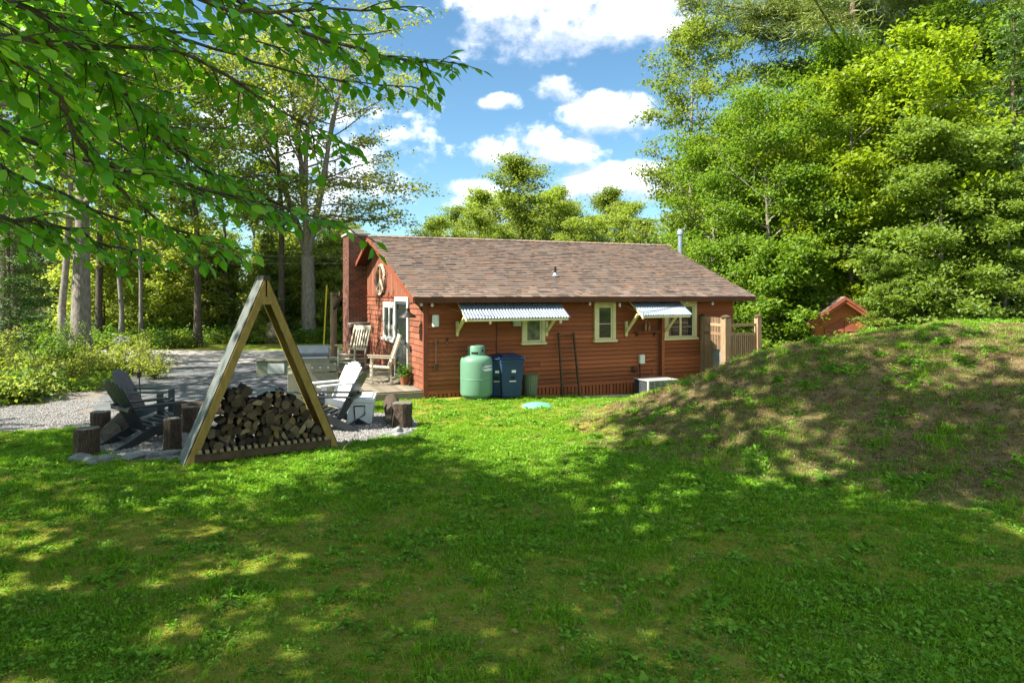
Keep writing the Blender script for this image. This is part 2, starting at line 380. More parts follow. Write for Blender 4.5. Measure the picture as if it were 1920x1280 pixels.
def ground_z(x, y):
    x = np.asarray(x, float); y = np.asarray(y, float); d = mound_d(x, y)
    hmax = 1.80-sstep(16, 26, y)*1.0
    s = sstep(-.2, 5.6, d)
    z = hmax*s + (vnoise(x, y, .9, 1)-.5)*.14*sstep(0, 2, d) + (vnoise(x, y, 2.7, 2)-.5)*.11*sstep(-.2, .8, d)+(vnoise(x, y, 6.1, 12)-.5)*.05*sstep(-.2, .5, d)
    lawn = sstep(-4.0, -1.5, x-0*y)*sstep(15.5, 13.5, y) + sstep(11, 9, y)
    z += ((vnoise(x, y, .8, 3)-.5)*.05+(vnoise(x, y, 2.3, 4)-.5)*.025)*np.clip(lawn, 0, 1)
    # low mossy rise near the left edge, slight fall along the house front
    z += .16*np.exp(-(((x+5.6)/1.1)**2+((y-8.6)/.55)**2))
    u, v = uv_of(x, y)
    z -= .19*sstep(.5, 6.0, u)*sstep(-3.0, -.5, v)*sstep(2, 0, v)*sstep(1.5, 0, d)
    z -= .02*sstep(4, 5.5, y*0+abs(x)*0)  # keep a plain sheet elsewhere
    # land rises gently far off to the back
    z += sstep(42, 120, np.hypot(x, y))*3.0
    return z
def gz(x, y): return float(ground_z(np.array([x]), np.array([y]))[0])
def pit_mask(x, y):            # the gravel seating circle
    r = np.hypot((x+4.95)/2.75, (y-12.5)/2.25); r2 = np.hypot((x+3.2)/1.45, (y-12.9)/1.55)
    return np.minimum(r, r2)+(vnoise(x, y, 1.5, 8)-.5)*.12
def drive_left(y): return np.interp(y, [11, 13, 15, 18, 21, 24, 27, 30], [-9.3, -9.2, -9.5, -10.8, -12.0, -12.2, -11.9, -14])
def gravel_mask(x, y):
    g = (pit_mask(x, y) < 1).astype(float)
    # gravel verge sweeping along the near side and the left of the driveway
    near = np.interp(x, [-30, -14, -9.5, -8, -6, -3.4], [9.5, 11.4, 12.4, 12.7, 13.1, 13.5])
    far = np.interp(x, [-30, -14, -11, -9.3, -8, -3.4], [12.5, 14.2, 15.2, 15.4, 15.0, 15.2])
    nz = (vnoise(x, y, 1.1, 9)-.5)*.6
    g = np.maximum(g, ((y > near+nz*.6) & (y < far+nz) & (x < -3.2)).astype(float))
    e = drive_left(y); g = np.maximum(g, ((x > e-1.0+nz) & (x < e+1) & (y > 13) & (y < 25)).astype(float))
    return g
def forest_mask(x, y):
    e = drive_left(y)
    f = ((x < e-.6) & (y > 14.2)).astype(float)
    f = np.maximum(f, (y > 34).astype(float)); f = np.maximum(f, ((x > 10) & (y > 24)).astype(float)); f = np.maximum(f, ((x > 15)).astype(float))
    u, v = uv_of(x, y); f = np.maximum(f, ((u > 10.8) & (v > -1) & (mound_d(x, y) < .1)).astype(float))
    return np.maximum(f, (y < -6).astype(float)*0)
def build_ground():
    xs = np.concatenate([-np.geomspace(400, 20, 22), np.linspace(-19.5, -8, 30), np.linspace(-7.85, 14, 180), np.linspace(14.4, 26, 30), np.geomspace(28, 400, 20)])
    ys = np.concatenate([-np.geomspace(300, 8, 12), np.linspace(-7, 2.5, 14), np.linspace(2.8, 21, 170), np.linspace(21.4, 40, 40), np.geomspace(42, 500, 22)])
    X, Y = np.meshgrid(xs, ys); Z = ground_z(X, Y); nx, ny = len(xs), len(ys)
    V = np.stack([X, Y, Z], -1).reshape(-1, 3); i = np.arange(nx*ny).reshape(ny, nx)
    Q = np.stack([i[:-1, :-1], i[:-1, 1:], i[1:, 1:], i[1:, :-1]], -1).reshape(-1, 4)
    me = np_mesh('ground', V, Q, np.zeros(len(Q))); me.polygons.foreach_set('use_smooth', [True]*len(Q))
    d = mound_d(X, Y)
    for n, arr in (('mound', sstep(-.2, 1.2, d+(vnoise(X, Y, 1.2, 6)-.5)*1.2)*(.9-.45*sstep(14.5, 17, Y))), ('forest', forest_mask(X, Y)), ('gravel', gravel_mask(X, Y))):
        a = me.attributes.new(n, 'FLOAT', 'POINT'); a.data.foreach_set('value', arr.ravel().astype(np.float32))
    tag(link('ground', me, None, 'ground'), kind='structure')
build_ground()

def strip(name, pts, z, mat):
    mb = MB(); n = len(pts); mb.add([(x, y, z) for x, y in pts]+[(x, y, z-.03) for x, y in pts], [tuple(range(n))]+[(i+n, (i+1) % n+n, (i+1) % n, i) for i in range(n)], .5)
    return tag(mb.build(name, mat), kind='structure')
def wob(pts, amp, seg=.6):
    out = []
    for a, b in zip(pts, pts[1:]+pts[:1]):
        L_ = math.dist(a, b); n = max(1, int(L_/seg))
        for i in range(n):
            t = i/n; out.append((a[0]+(b[0]-a[0])*t+R.uniform(-amp, amp), a[1]+(b[1]-a[1])*t+R.uniform(-amp, amp)))
    return out
drive_pts = [(-8.9, 14.5), (-6.0, 14.75), (-4.6, 16.4), (-5.2, 18.2), (-6.2, 20.8), (-7.2, 24.6), (-11.3, 24.6), (-11.4, 22), (-10.9, 19), (-9.9, 16.4), (-9.4, 15.3)]
strip('driveway', wob(drive_pts, .05), .012, 'asphalt')
strip('road', [(-60, 24.0), (60, 24.8), (60, 30.6), (-60, 29.4)], .02, 'road_pale')
# ------------------------------------------------------------------ the house
HM = Matrix.Translation((HO[0], HO[1], 0)) @ Matrix.Rotation(HA, 4, 'Z')
house = empty('cabin', 'long red-brown wooden cabin with a brown shingle roof and brick chimney', 'cabin', (HO[0], HO[1], 0), HA)
def fu(px, v=0.):            # place along the front wall from a photo column
    r = (px-CX)/F; ox, oy = HO+HV*v; return (r*oy-ox)/(HU[0]-r*HU[1])
def gv(px, u=0.):            # place along the gable wall
    r = (px-CX)/F; ox, oy = HO+HU*u; return (r*oy-ox)/(HV[0]-r*HV[1])
def hz(u, v, py): Y = HO[1]+HU[1]*u+HV[1]*v; return CZ-(py-HY)/F*Y
RIDGE_V = 5.09; RIDGE_Z = 4.25; EAVE_V = -.5; EAVE_Z = 2.42; FAR_V = 10.68; LEFT_U = -.39
SL = (RIDGE_Z-EAVE_Z)/(RIDGE_V-EAVE_V)
def right_u(v): return 9.55+(v-EAVE_V)*.165 if v < RIDGE_V else 10.47+(v-RIDGE_V)*.0
def roof_z(v): return RIDGE_Z-abs(v-RIDGE_V)*SL
WALL_R = 9.2
# wall core
mb = MB()
core = [(0.05, 0.05), (WALL_R, .05), (WALL_R+1.0, RIDGE_V), (WALL_R+1.0, 10.1), (.05, 10.1)]
mb.poly([(x, y, -.3) for x, y in core], (0, 0, 2.72)); mb.poly([(.05, .05, 2.42), (.05, RIDGE_V, roof_z(RIDGE_V)-.14), (.05, 10.1, 2.42)], (9.3, 0, 0))
core_o = mb.build('wall', 'red_board', house)
# front lap siding: one object per board, lower edge proud
n_course = 21; z_lo = .10; dz = (2.46-z_lo)/n_course
openings = [(fu(977)+.0, fu(1020), 0, 0), ]
for i in range(n_course):
    z0 = z_lo+i*dz; cuts = [.06, fu(930) if i > 5 else fu(930)+R.uniform(-.9, 1.2), fu(1236)+(0 if i > 2 else R.uniform(-.5, .5)), WALL_R]
    for a, b in zip(cuts[:-1], cuts[1:]):
        mb = MB(); w = R.uniform(-.003, .003); mb.add([(a+.004, -.034+w, z0), (b-.004, -.034+w, z0), (b-.004, .048, z0), (a+.004, .048, z0), (a+.004, .02, z0+dz+.012), (b-.004, .02, z0+dz+.012), (b-.004, .048, z0+dz+.012), (a+.004, .048, z0+dz+.012)],
               [(3, 2, 1, 0), (0, 1, 5, 4), (1, 2, 6, 5), (3, 0, 4, 7), (4, 5, 6, 7)]); mb.build('siding_board', 'red_board', core_o)
# skirt of short upright boards
u = .03
while u < 8.2:
    w = .105; mb = MB(); mb.box(u, u+w-.028, -.03, .0, -.28, z_lo-.004); mb.build('skirt_board', 'red_board', core_o); u += w
# corner board
mb = MB(); mb.box(-.05, .055, -.045, .0, -.1, 2.3); mb.box(-.045, 0., .002, .06, -.1, 2.3); mb.build('corner_board', 'red_trim', house)
# gable: shingle courses low, upright boards above
gz0 = .2; gz1 = hz(0, 3, 555); n_c = 15; dc = (gz1-gz0)/n_c
D0, D1 = gv(770.5), gv(745); W0, W1 = gv(745)+.02, gv(723)
door_top = hz(0, D0, 557)
cnt = 0; wrest = MB()
for i in range(n_c):
    z0 = gz0+i*dc; v = .02
    while v < 10.05:
        w = R.uniform(.30, .62)*(1.0 if v < 5 else 1.6); v1 = min(v+w, 10.06)
        zc = z0+dc/2
        inside = (v1 > D0 and v < D1 and zc < door_top) or (v1 > W0 and v < W1+.05 and hz(0, W1, 636) < zc < hz(0, W0, 565))
        if not (v > D0 and v1 < D1 and zc < door_top):
            mb = MB(); k = R.uniform(.0, .006); mb.add([(-.036-k, v+.004, z0), (-.036-k, v1-.004, z0), (.048, v1-.004, z0), (.048, v+.004, z0), (-.012, v+.004, z0+dc+.012), (-.012, v1-.004, z0+dc+.012), (.048, v1-.004, z0+dc+.012), (.048, v+.004, z0+dc+.012)],
                                    [(0, 1, 2, 3), (4, 5, 1, 0), (5, 6, 2, 1), (7, 4, 0, 3), (7, 6, 5, 4)])
            if cnt < 298: mb.build('wall_shingle', 'red_shingle_wall', core_o); cnt += 1
            else:
                wrest.add(mb.v, mb.f)
        v = v1
v = -.0
while v < 10.1:
    w = .215; top = lambda q: roof_z(q)-.17
    a, b = v+.006, min(v+w-.006, 10.08); zt = (top(a), top(b))
    if min(zt) > gz1+.02:
        mb = MB(); mb.add([(-.028, a, gz1+.004), (-.028, b, gz1+.004), (.045, b, gz1+.004), (.045, a, gz1+.004), (-.028, a, zt[0]), (-.028, b, zt[1]), (.045, b, zt[1]), (.045, a, zt[0])],
               [(0, 1, 2, 3), (4, 5, 1, 0), (5, 6, 2, 1), (6, 7, 3, 2), (7, 4, 0, 3), (7, 6, 5, 4)]); mb.build('gable_board', 'red_shingle_wall', core_o)
    v += w
if wrest.v: wrest.build('wall_shingle', 'red_shingle_wall', core_o, kind='stuff')
mb = MB(); mb.box(-.052, -.001, .0, 10.08, gz1-.035, gz1+.02); mb.build('gable_band', 'red_trim', core_o)
# roof deck, fascia, shingles
roof_o = None
mb = MB(); T = .10
CH_V0, CH_V1, CH_U = 7.25, 8.5, -.64
def slab(v0, v1, lu, ru0, ru1, zoff=0., th=T):
    mb.poly([(lu, v0, roof_z(v0)+zoff), (ru0, v0, roof_z(v0)+zoff), (ru1, v1, roof_z(v1)+zoff), (lu, v1, roof_z(v1)+zoff)], (0, 0, -th))
slab(EAVE_V, RIDGE_V, LEFT_U, right_u(EAVE_V), right_u(RIDGE_V))
slab(RIDGE_V, CH_V0-.02, LEFT_U, 10.47, 10.47); slab(CH_V0-.02, CH_V1+.02, .02, 10.47, 10.47); slab(CH_V1+.02, FAR_V, LEFT_U, 10.47, 10.47)
roof_o = mb.build('roof', 'soffit', house)
mb = MB(); mb.box(LEFT_U, right_u(EAVE_V), EAVE_V-.03, EAVE_V-.002, EAVE_Z-.13, EAVE_Z-.005); mb.build('fascia', 'soffit', roof_o)
for (v0, v1) in ((EAVE_V, RIDGE_V), (RIDGE_V, CH_V0-.03), (CH_V1+.03, FAR_V)):
    mb = MB(); mb.poly([(LEFT_U-.03, v0, roof_z(v0)-.005), (LEFT_U-.03, v1, roof_z(v1)-.005), (LEFT_U-.03, v1, roof_z(v1)-.15), (LEFT_U-.03, v0, roof_z(v0)-.15)], (.028, 0, 0)); mb.build('rake_board', 'red_trim', roof_o)
mb = MB(); mb.poly([(right_u(EAVE_V), EAVE_V, EAVE_Z-.15), (right_u(RIDGE_V), RIDGE_V, RIDGE_Z-.15), (right_u(RIDGE_V), RIDGE_V, RIDGE_Z), (right_u(EAVE_V), EAVE_V, EAVE_Z)], (.03, 0, 0)); mb.build('rake_board', 'red_trim', roof_o)
n_rc = 34; dv = (RIDGE_V-EAVE_V)/n_rc; sh = []
for i in range(n_rc):
    v0 = EAVE_V-.03+i*dv; v1 = v0+dv+.012; uu = LEFT_U-.02-R.uniform(0, .2)
    while uu < right_u(v0)+.03:
        w = R.choice((.08, .11, .14, .17, .22, .3)); a = max(uu, LEFT_U-.035)+.003; b = min(uu+w, right_u(v0)+.035)-.003
        uu += w
        if b-a < .04: continue
        h0 = .024+R.choice((0, .0, .010)); h1 = .008; e = right_u(v1)-right_u(v0) if uu >= right_u(v0)+.035 else 0
        z0 = roof_z(v0); z1 = roof_z(min(v1, RIDGE_V))
        sh.append(([(a, v0, z0+h0), (b, v0, z0+h0), (b+e, v1, z1+h1), (a, v1, z1+h1), (a, v0, z0), (b, v0, z0)], [(0, 1, 2, 3), (4, 5, 1, 0), (4, 0, 3), (5, 2, 1)], R.random()))
rest = MB()
for i, (vs, fs, a) in enumerate(sh):
    if i < 298: m1 = MB(); m1.add(vs, fs, a); m1.build('shingle', 'roof_shingle', roof_o)
    else: rest.add(vs, fs, a)
# the far slope
for i in range(26):
    v0 = FAR_V+.02-i*(FAR_V-RIDGE_V)/26; v1 = v0-(FAR_V-RIDGE_V)/26-.01
    lu = .03 if CH_V0-.1 < v1 and v0 < CH_V1+.3 else LEFT_U-.03
    rest.add([(lu, v0, roof_z(v0)+.024), (10.5, v0, roof_z(v0)+.024), (10.5, v1, roof_z(v1)+.008), (lu, v1, roof_z(v1)+.008)], [(3, 2, 1, 0)])
rest.build('shingle', 'roof_shingle', roof_o, kind='stuff')
uu = LEFT_U-.03; mb = MB()
while uu < 10.45:
    w = .22; mb.add([(uu, RIDGE_V-.13, roof_z(RIDGE_V-.13)+.03), (uu+w+.05, RIDGE_V-.13, roof_z(RIDGE_V-.13)+.045), (uu+w+.05, RIDGE_V, RIDGE_Z+.055), (uu, RIDGE_V, RIDGE_Z+.04), (uu+w+.05, RIDGE_V+.13, roof_z(RIDGE_V-.13)+.045), (uu, RIDGE_V+.13, roof_z(RIDGE_V-.13)+.03)], [(0, 1, 2, 3), (3, 2, 4, 5)]); uu += w
mb.build('ridge_cap', 'roof_shingle', roof_o)
# roof pipe and tall flue
mb = MB(); pv = 1.2; pu = fu(1041, pv); mb.tube([(pu, pv, roof_z(pv)-.02), (pu, pv, roof_z(pv)+.28)], .035, 10); mb.build('vent_pipe', 'black_metal', roof_o)
mb = MB(); mb.lathe([(.12, roof_z(pv)+.01), (.07, roof_z(pv)+.05), (.045, roof_z(pv)+.1)], 12, cx=pu, cy=pv); mb.build('pipe_flashing', 'galvanised', roof_o)
mb = MB(); fu2, fv2 = 10.95, 4.9; mb.lathe([(.085, 2.0), (.085, 4.65), (.125, 4.66), (.125, 4.78), (.06, 4.86)], 14, cx=fu2, cy=fv2); mb.build('flue_pipe', 'galvanised', house, smooth=True)
# chimney of bricks
ch_top = 4.47
chim = MB(); chim.box(CH_U+.012, .03, CH_V0+.012, CH_V1-.012, -.1, ch_top-.01); chim.box(CH_U+.012, .10, CH_V0-.43, CH_V0+.01, -.1, 1.47)
ch_o = chim.build('chimney', 'mortar', house)
bricks = []
def wall_bricks(axis, c, a0, a1, z0, z1, sign):
    k = 0; z = z0
    while z < z1-.05:
        s = a0-(.10 if k % 2 else 0)
        while s < a1-.02:
            b0, b1 = max(s, a0)+.005, min(s+.2, a1)-.005; s += .205
            if b1-b0 < .03: continue
            o = R.uniform(.0, .006)
            if axis == 'v': bx = (b0, b1, min(c, c+sign*(.012+o)), max(c, c+sign*(.012+o)), z, z+.062)
            else: bx = (min(c, c+sign*(.012+o)), max(c, c+sign*(.012+o)), b0, b1, z, z+.062)
            bricks.append(bx)
        z += .073; k += 1
wall_bricks('v', CH_V0+.012, CH_U, .0, 1.5, ch_top, -1)
wall_bricks('v', CH_V0-.43, CH_U, .10, .12, 1.42, -1)
wall_bricks('u', CH_U+.012, CH_V0, CH_V1, .1, ch_top, -1)
wall_bricks('u', CH_U+.012, CH_V0-.43, CH_V0, .1, 1.42, -1)
rest = MB()
for i, bx in enumerate(bricks):
    if i < 298: m1 = MB(); m1.box(*bx); m1.build('brick', 'brick', ch_o)
    else: rest.box(*bx)
rest.build('brick', 'brick', ch_o, kind='stuff')
mb = MB(); mb.box(CH_U-.05, .05, CH_V0-.05, CH_V1+.05, ch_top, ch_top+.07); mb.box(CH_U+.1, -.1, CH_V0+.15, CH_V1-.15, ch_top+.07, ch_top+.2); mb.build('chimney_cap', 'concrete', ch_o, bevel=.01)
mb = MB(); mb.poly([(CH_U-.03, CH_V0-.47, 1.47), (-.2, CH_V0-.5, 1.52), (.12, CH_V0-.47, 1.50), (.12, CH_V0-.02, 1.50), (CH_U-.03, CH_V0-.02, 1.47)], (0, 0, .06)); mb.build('stone_ledge', 'concrete', ch_o, bevel=.01)
# far porch post with brace
mb = MB(); pc = (LEFT_U-.1, 11.9); mb.tube([(pc[0], pc[1], 0), (pc[0], pc[1], 2.55)], .13, 12); post = mb.build('porch_post', 'fence_wood', house, smooth=True)
mb = MB(); mb.beam((pc[0], pc[1], 1.9), (pc[0]+.15, pc[1]-1.2, 2.45), .1, .14); mb.beam((pc[0], pc[1], 2.5), (pc[0], 9.9, 2.5), .12, .14); mb.build('porch_brace', 'dark_wood', house)
# windows on the front wall
def window(u0, u1, z0, z1, cols, sash=True, curtain=None):
    t = .09; y0 = -.085
    mb = MB(); mb.box(u0, u1, y0, -.0, z1-t, z1); mb.box(u0, u0+t, y0+.002, 0, z0, z1-t); mb.box(u1-t, u1, y0+.002, 0, z0, z1-t)
    w = mb.build('window', 'cream_paint', house, bevel=.004)
    mb = MB(); mb.box(u0-.03, u1+.03, y0-.04, 0, z0-.06, z0); mb.build('sill', 'cream_paint', w, bevel=.004)
    a, b, c, d = u0+t+.004, u1-t-.004, z0+.004, z1-t-.004; s = .05
    mb = MB(); mb.box(a, b, -.065, -.03, d-s, d); mb.box(a, b, -.065, -.03, c, c+s); mb.box(a, a+s, -.064, -.03, c+s, d-s); mb.box(b-s, b, -.064, -.03, c+s, d-s)
    for k in range(1, cols): m = a+(b-a)*k/cols; mb.box(m-.035, m+.035, -.064, -.03, c+s, d-s)
    mb.build('frame', 'cream_paint', w, bevel=.003)
    for k in range(cols):
        p0 = a+(b-a)*k/cols+.034; p1 = a+(b-a)*(k+1)/cols-.034; mb = MB(); mb.box(p0, p1, -.046, -.040, c+s-.01, d-s+.01); mb.build('pane', 'glass', w)
    if curtain:
        mb = MB(); mb.box(a+s, b-s, -.055, -.047, c+s+(d-c-2*s)*curtain[0], c+s+(d-c-2*s)*curtain[1]); mb.build('blind', curtain[2], w)
    return w
window(fu(977), fu(1020), hz(fu(1000), 0, 641), hz(fu(1000), 0, 578), 1, curtain=(0.02, .98, 'curtain'))
window(fu(1112.5), fu(1152), hz(fu(1132), 0, 636.5), hz(fu(1132), 0, 566.5), 1, curtain=(.45, .47, 'white_paint'))
window(fu(1243), fu(1303.5), hz(fu(1273), 0, 632.5), hz(fu(1273), 0, 565), 2, curtain=(.28, .33, 'grill_olive'))
# gable window and glazed door
def gbox(mb, v0, v1, z0, z1, x0, x1): return mb.box(x0, x1, v0, v1, z0, z1)
wz0, wz1 = hz(0, (W0+W1)/2, 634), hz(0, (W0+W1)/2, 566)
mb = MB(); t = .17; gbox(mb, W0, W1, wz1-.1, wz1, -.085, -.02); gbox(mb, W0, W0+t, wz0, wz1-.1, -.083, -.02); gbox(mb, W1-t, W1, wz0, wz1-.1, -.083, -.02)
w = mb.build('window', 'white_paint', house, bevel=.004)
mb = MB(); gbox(mb, W0-.03, W1+.04, wz0-.08, wz0, -.12, -.02); mb.build('sill', 'white_paint', w, bevel=.004)
mb = MB(); m = (W0+W1)/2; gbox(mb, m-.07, m+.07, wz0+.06, wz1-.16, -.07, -.03); gbox(mb, W0+t+.003, W1-t-.003, wz1-.16, wz1-.103, -.07, -.03); gbox(mb, W0+t+.003, W1-t-.003, wz0+.003, wz0+.06, -.07, -.03); mb.build('frame', 'white_paint', w)
for a, b in ((W0+t, m-.071), (m+.071, W1-t)): mb = MB(); gbox(mb, a+.003, b, wz0+.05, wz1-.15, -.052, -.045); mb.build('pane', 'glass', w)
dz0 = .22; tt = .16
mb = MB(); gbox(mb, D0, D1, door_top-.12, door_top, -.085, -.02); gbox(mb, D0, D0+tt, dz0, door_top-.12, -.083, -.02); gbox(mb, D1-.06, D1-.002, dz0, door_top-.12, -.083, -.02)
dfr = mb.build('door_frame', 'white_paint', house, bevel=.004)
mb = MB(); gbox(mb, D0+tt+.004, D1-.064, dz0, dz0+.2, -.06, -.02); gbox(mb, D0+tt+.004, D0+tt+.1, dz0+.2, door_top-.124, -.06, -.02); gbox(mb, D1-.16, D1-.064, dz0+.2, door_top-.124, -.06, -.02); gbox(mb, D0+tt+.1, D1-.16, door_top-.2, door_top-.124, -.06, -.02); gbox(mb, D0+tt+.1, D1-.16, 1.2, 1.26, -.06, -.02)
dr = mb.build('door', 'ac_dark', house)
mb = MB(); gbox(mb, D0+tt+.1, D1-.16, dz0+.2, 1.2, -.045, -.04); mb.build('pane', 'glass', dr); mb = MB(); gbox(mb, D0+tt+.1, D1-.16, 1.26, door_top-.2, -.045, -.04); mb.build('pane', 'glass', dr)
mb = MB(); mb.tube([(-.1, D1-.11, 1.12), (-.1, D1-.11, 1.28)], .018, 8); mb.tube([(-.1, D1-.11, 1.2), (-.055, D1-.11, 1.2)], .012, 6); mb.build('door_handle', 'black_metal', dr)
# barn lamp beside the door
lv = gv(755, -.35); lz = hz(-.35, lv, 590)
mb = MB(); mb.lathe([(.045, lz+.17), (.05, lz+.10), (.08, lz+.06), (.2, lz-.02), (.21, lz-.05), (.19, lz-.05)], 20, cx=-.36, cy=lv-.55); lamp = mb.build('wall_lamp', 'black_metal', house, smooth=True)
mb = MB(); mb.tube([(-.36, lv-.55, lz+.15), (-.34, lv-.58, lz+.26), (-.2, lv-.6, lz+.3), (-.06, lv-.6, lz+.2)], .014, 8); mb.box(-.06, -.04, lv-.67, lv-.53, lz+.12, lz+.28); mb.build('lamp_arm', 'black_metal', lamp)
# rafters ends and small utilities on the front wall
def wall_box(name, px0, px1, py0, py1, depth, mat, bev=.015, v=-.035):
    m = (px0+px1)/2; um = fu(m); mb = MB(); mb.box(fu(px0), fu(px1), v-depth, v, hz(um, 0, py1), hz(um, 0, py0)); return mb.build(name, mat, house, bevel=bev)
mb = MB(); um = fu(814); mb.lathe([(.078, hz(um, -.12, 612)), (.085, hz(um, -.12, 609)), (.085, hz(um, -.12, 592)), (.07, hz(um, -.12, 590))], 18, cx=um, cy=-.125); mb.build('utility_meter', 'meter_white', house, smooth=True)
wall_box('junction_box', 960, 974, 598, 611, .1, 'grey_box')
wall_box('electric_box', 1195.5, 1204.5, 664, 681, .1, 'meter_white')
mb = MB(); mb.lathe([(.075, 0), (.09, .04), (.07, .09), (.03, .1)], 14); o = mb.build('gas_regulator', 'rust_iron', house, smooth=True); o.location = (fu(1187), -.04, hz(fu(1187), 0, 691)); o.rotation_euler = (math.pi/2, 0, 0)
def conduit(pts, r, mat, name='conduit'):
    mb = MB(); mb.tube(pts, r, 8); return mb.build(name, mat, house)
uc = fu(930); conduit([(uc, -.05, 2.2), (uc, -.05, 1.0)], .008, 'black_metal')
uc = fu(1197); conduit([(uc, -.06, hz(uc, 0, 681)), (uc+.01, -.07, hz(uc, 0, 700)), (uc-.01, -.06, hz(uc, 0, 722))], .014, 'black_metal')
uc = fu(1234); conduit([(uc, -.07, 2.3), (uc, -.07, hz(uc, 0, 706))], .022, 'soffit'); conduit([(uc, -.06, hz(uc, 0, 670)), (uc-.15, -.06, hz(uc, 0, 674)), (fu(1202), -.06, hz(uc, 0, 677))], .008, 'soffit')
mb = MB(); mb.box(fu(1238), fu(1243), -.085, -.03, .0, 2.4); mb.build('corner_board', 'red_board', house)
mb = MB(); us0, us1 = fu(1187), fu(1232); zs = hz(fu(1210), -.15, 621); mb.box(us0, us1, -.2, -.03, zs-.03, zs); shelf = mb.build('wall_shelf', 'red_trim', house, bevel=.003)
for k in (us0+.08, us1-.14): mb = MB(); mb.poly([(k, -.03, zs-.03), (k, -.16, zs-.03), (k, -.03, zs-.15)], (.03, 0, 0)); mb.build('shelf_bracket', 'dark_wood', shelf)
# corrugated awnings on cream brackets
def awning(pa, pb, v_out, z_in, z_out, brackets):
    u0, u1 = fu(pa), fu(pb); n = int((u1-u0)/.012); P = []
    L_ = math.hypot(v_out, z_in-z_out)
    mb = MB(); vs = []; fs = []
    for i in range(n+1):
        uu = u0+(u1-u0)*i/n; w = .013*math.sin(2*math.pi*(uu-u0)/.076)
        vs += [(uu, -.03, z_in+w), (uu, -v_out, z_out+w), (uu, -.03, z_in+w-.004), (uu, -v_out, z_out+w-.004)]
    for i in range(n): a = i*4; fs += [(a, a+1, a+5, a+4), (a+2, a+6, a+7, a+3), (a+1, a+3, a+7, a+5), (a, a+4, a+6, a+2)]
    mb.add(vs, fs, .5); aw = mb.build('awning', 'galvanised', house, smooth=True)
    mb = MB()
    mb.box(u0+.02, u1-.05, -v_out+.02, -v_out+.06, z_out-.075, z_out-.022)
    for uu in (u0+.02, u1-.07): mb.beam((uu+.02, -.04, z_in-.045), (uu+.02, -v_out+.06, z_out-.045), .035, .05)
    mb.build('awning_frame', 'cream_paint', aw)
    for uu in brackets:
        mb = MB(); z1 = hz(uu, 0, 602); z0 = hz(uu, 0, 631); mb.poly([(uu-.035, -.036, z1), (uu-.035, -.036, z0+.04), (uu, -.036, z0), (uu+.035, -.036, z0+.04), (uu+.035, -.036, z1)], (0, -.05, 0))
        mb.beam((uu, -.06, z0+.12), (uu, -v_out+.22, z_out+.02), .045, .08, up=(1, 0, 0)); mb.build('awning_bracket', 'cream_paint', aw, bevel=.003)
a1_0 = fu(856)
awning(852, 1041, .86, 2.43, 1.93, (fu(856), fu(1023)))
awning(1172, 1262, .86, 2.43, 1.95, (fu(1172), fu(1245)))
# string of bulbs under the eave
sb = MB(); pts = []; bulbs = [(790, 571), (810.5, 572), (919, 605), (1051, 604), (1106, 570), (1162, 573), (1206, 596), (1287, 567), (1336, 570)]
sw = empty('string_lights', 'string of small clear bulbs hung under the eave of the cabin', 'string lights', (HO[0], HO[1], 0), HA)
BV = -.42; BVs = [-.42, -.42, -.8, -.8, -.42, -.42, -.8, -.42, -.42]
for (px, py), bv in zip(bulbs, BVs):
    u_ = fu(px, bv); z_ = hz(u_, bv, py); zc = min(EAVE_Z-.13, 2.31) if bv > -.5 else z_+.16
    pts.append((u_, bv, zc))
    mb = MB(); mb.lathe([(.02, .075), (.026, .06), (.024, .045), (.038, .02), (.034, -.02), (.012, -.04)], 10, cx=u_, cy=bv); 
    for i_, vv in enumerate(mb.v): mb.v[i_] = (vv[0], vv[1], vv[2]+z_)
    mb.build('bulb', 'bulb_glass', sw, smooth=True)
    sb.tube([(u_, bv, z_+.07), (u_, bv, zc)], .006, 5)
full = []
for p, q in zip(pts, pts[1:]):
    for k in range(6):
        t = k/6; full.append((p[0]+(q[0]-p[0])*t, p[1]+(q[1]-p[1])*t, p[2]+(q[2]-p[2])*t-.06*math.sin(math.pi*t)))
full.append(pts[-1]); sb.tube(full, .006, 5); sb.build('cable', 'black_metal', sw)
# concrete edging along the wall
mb = MB(); mb.box(-.05, 6.0, -.62, -.48, -.3, .0); e = tag(mb.build('concrete_edging', 'concrete', None, bevel=.01), 'thin pale concrete edging strip between lawn and cabin wall', 'edging'); e.matrix_world = HM @ Matrix.Rotation(math.radians(1.4), 4, 'Y')
e.location.z = -.005
# wagon-wheel wreath on the gable
gw = gv(718); mb = MB(); zc = hz(0, gw, 524); RW = .44
wr = empty('wheel_wreath', 'round weathered twig wreath with a peace-sign cross hung on the gable', 'wreath')
wr.matrix_world = HM @ Matrix.Translation((-.08, gw, zc))
ring = []
for k in range(33): t = 2*math.pi*k/32; ring.append((R.uniform(-.012, .012), RW*1.35*math.cos(t), RW*math.sin(t)))
for j in range(4):
    mb.tube([(p[0]+.02*math.cos(j*1.6+i*.7), p[1]+.03*math.sin(j*1.6+i*.7), p[2]+.03*math.cos(j*1.6+i*.7)) for i, p in enumerate(ring)], .022, 5)
mb.build('rim', 'wreath', wr)
mb = MB()
for ang in (90, 270, 225, 315): t = math.radians(ang); mb.tube([(0, 0, 0), (0, RW*1.32*math.cos(t), RW*.98*math.sin(t))], .032, 6)
mb.build('spokes', 'wreath', wr)

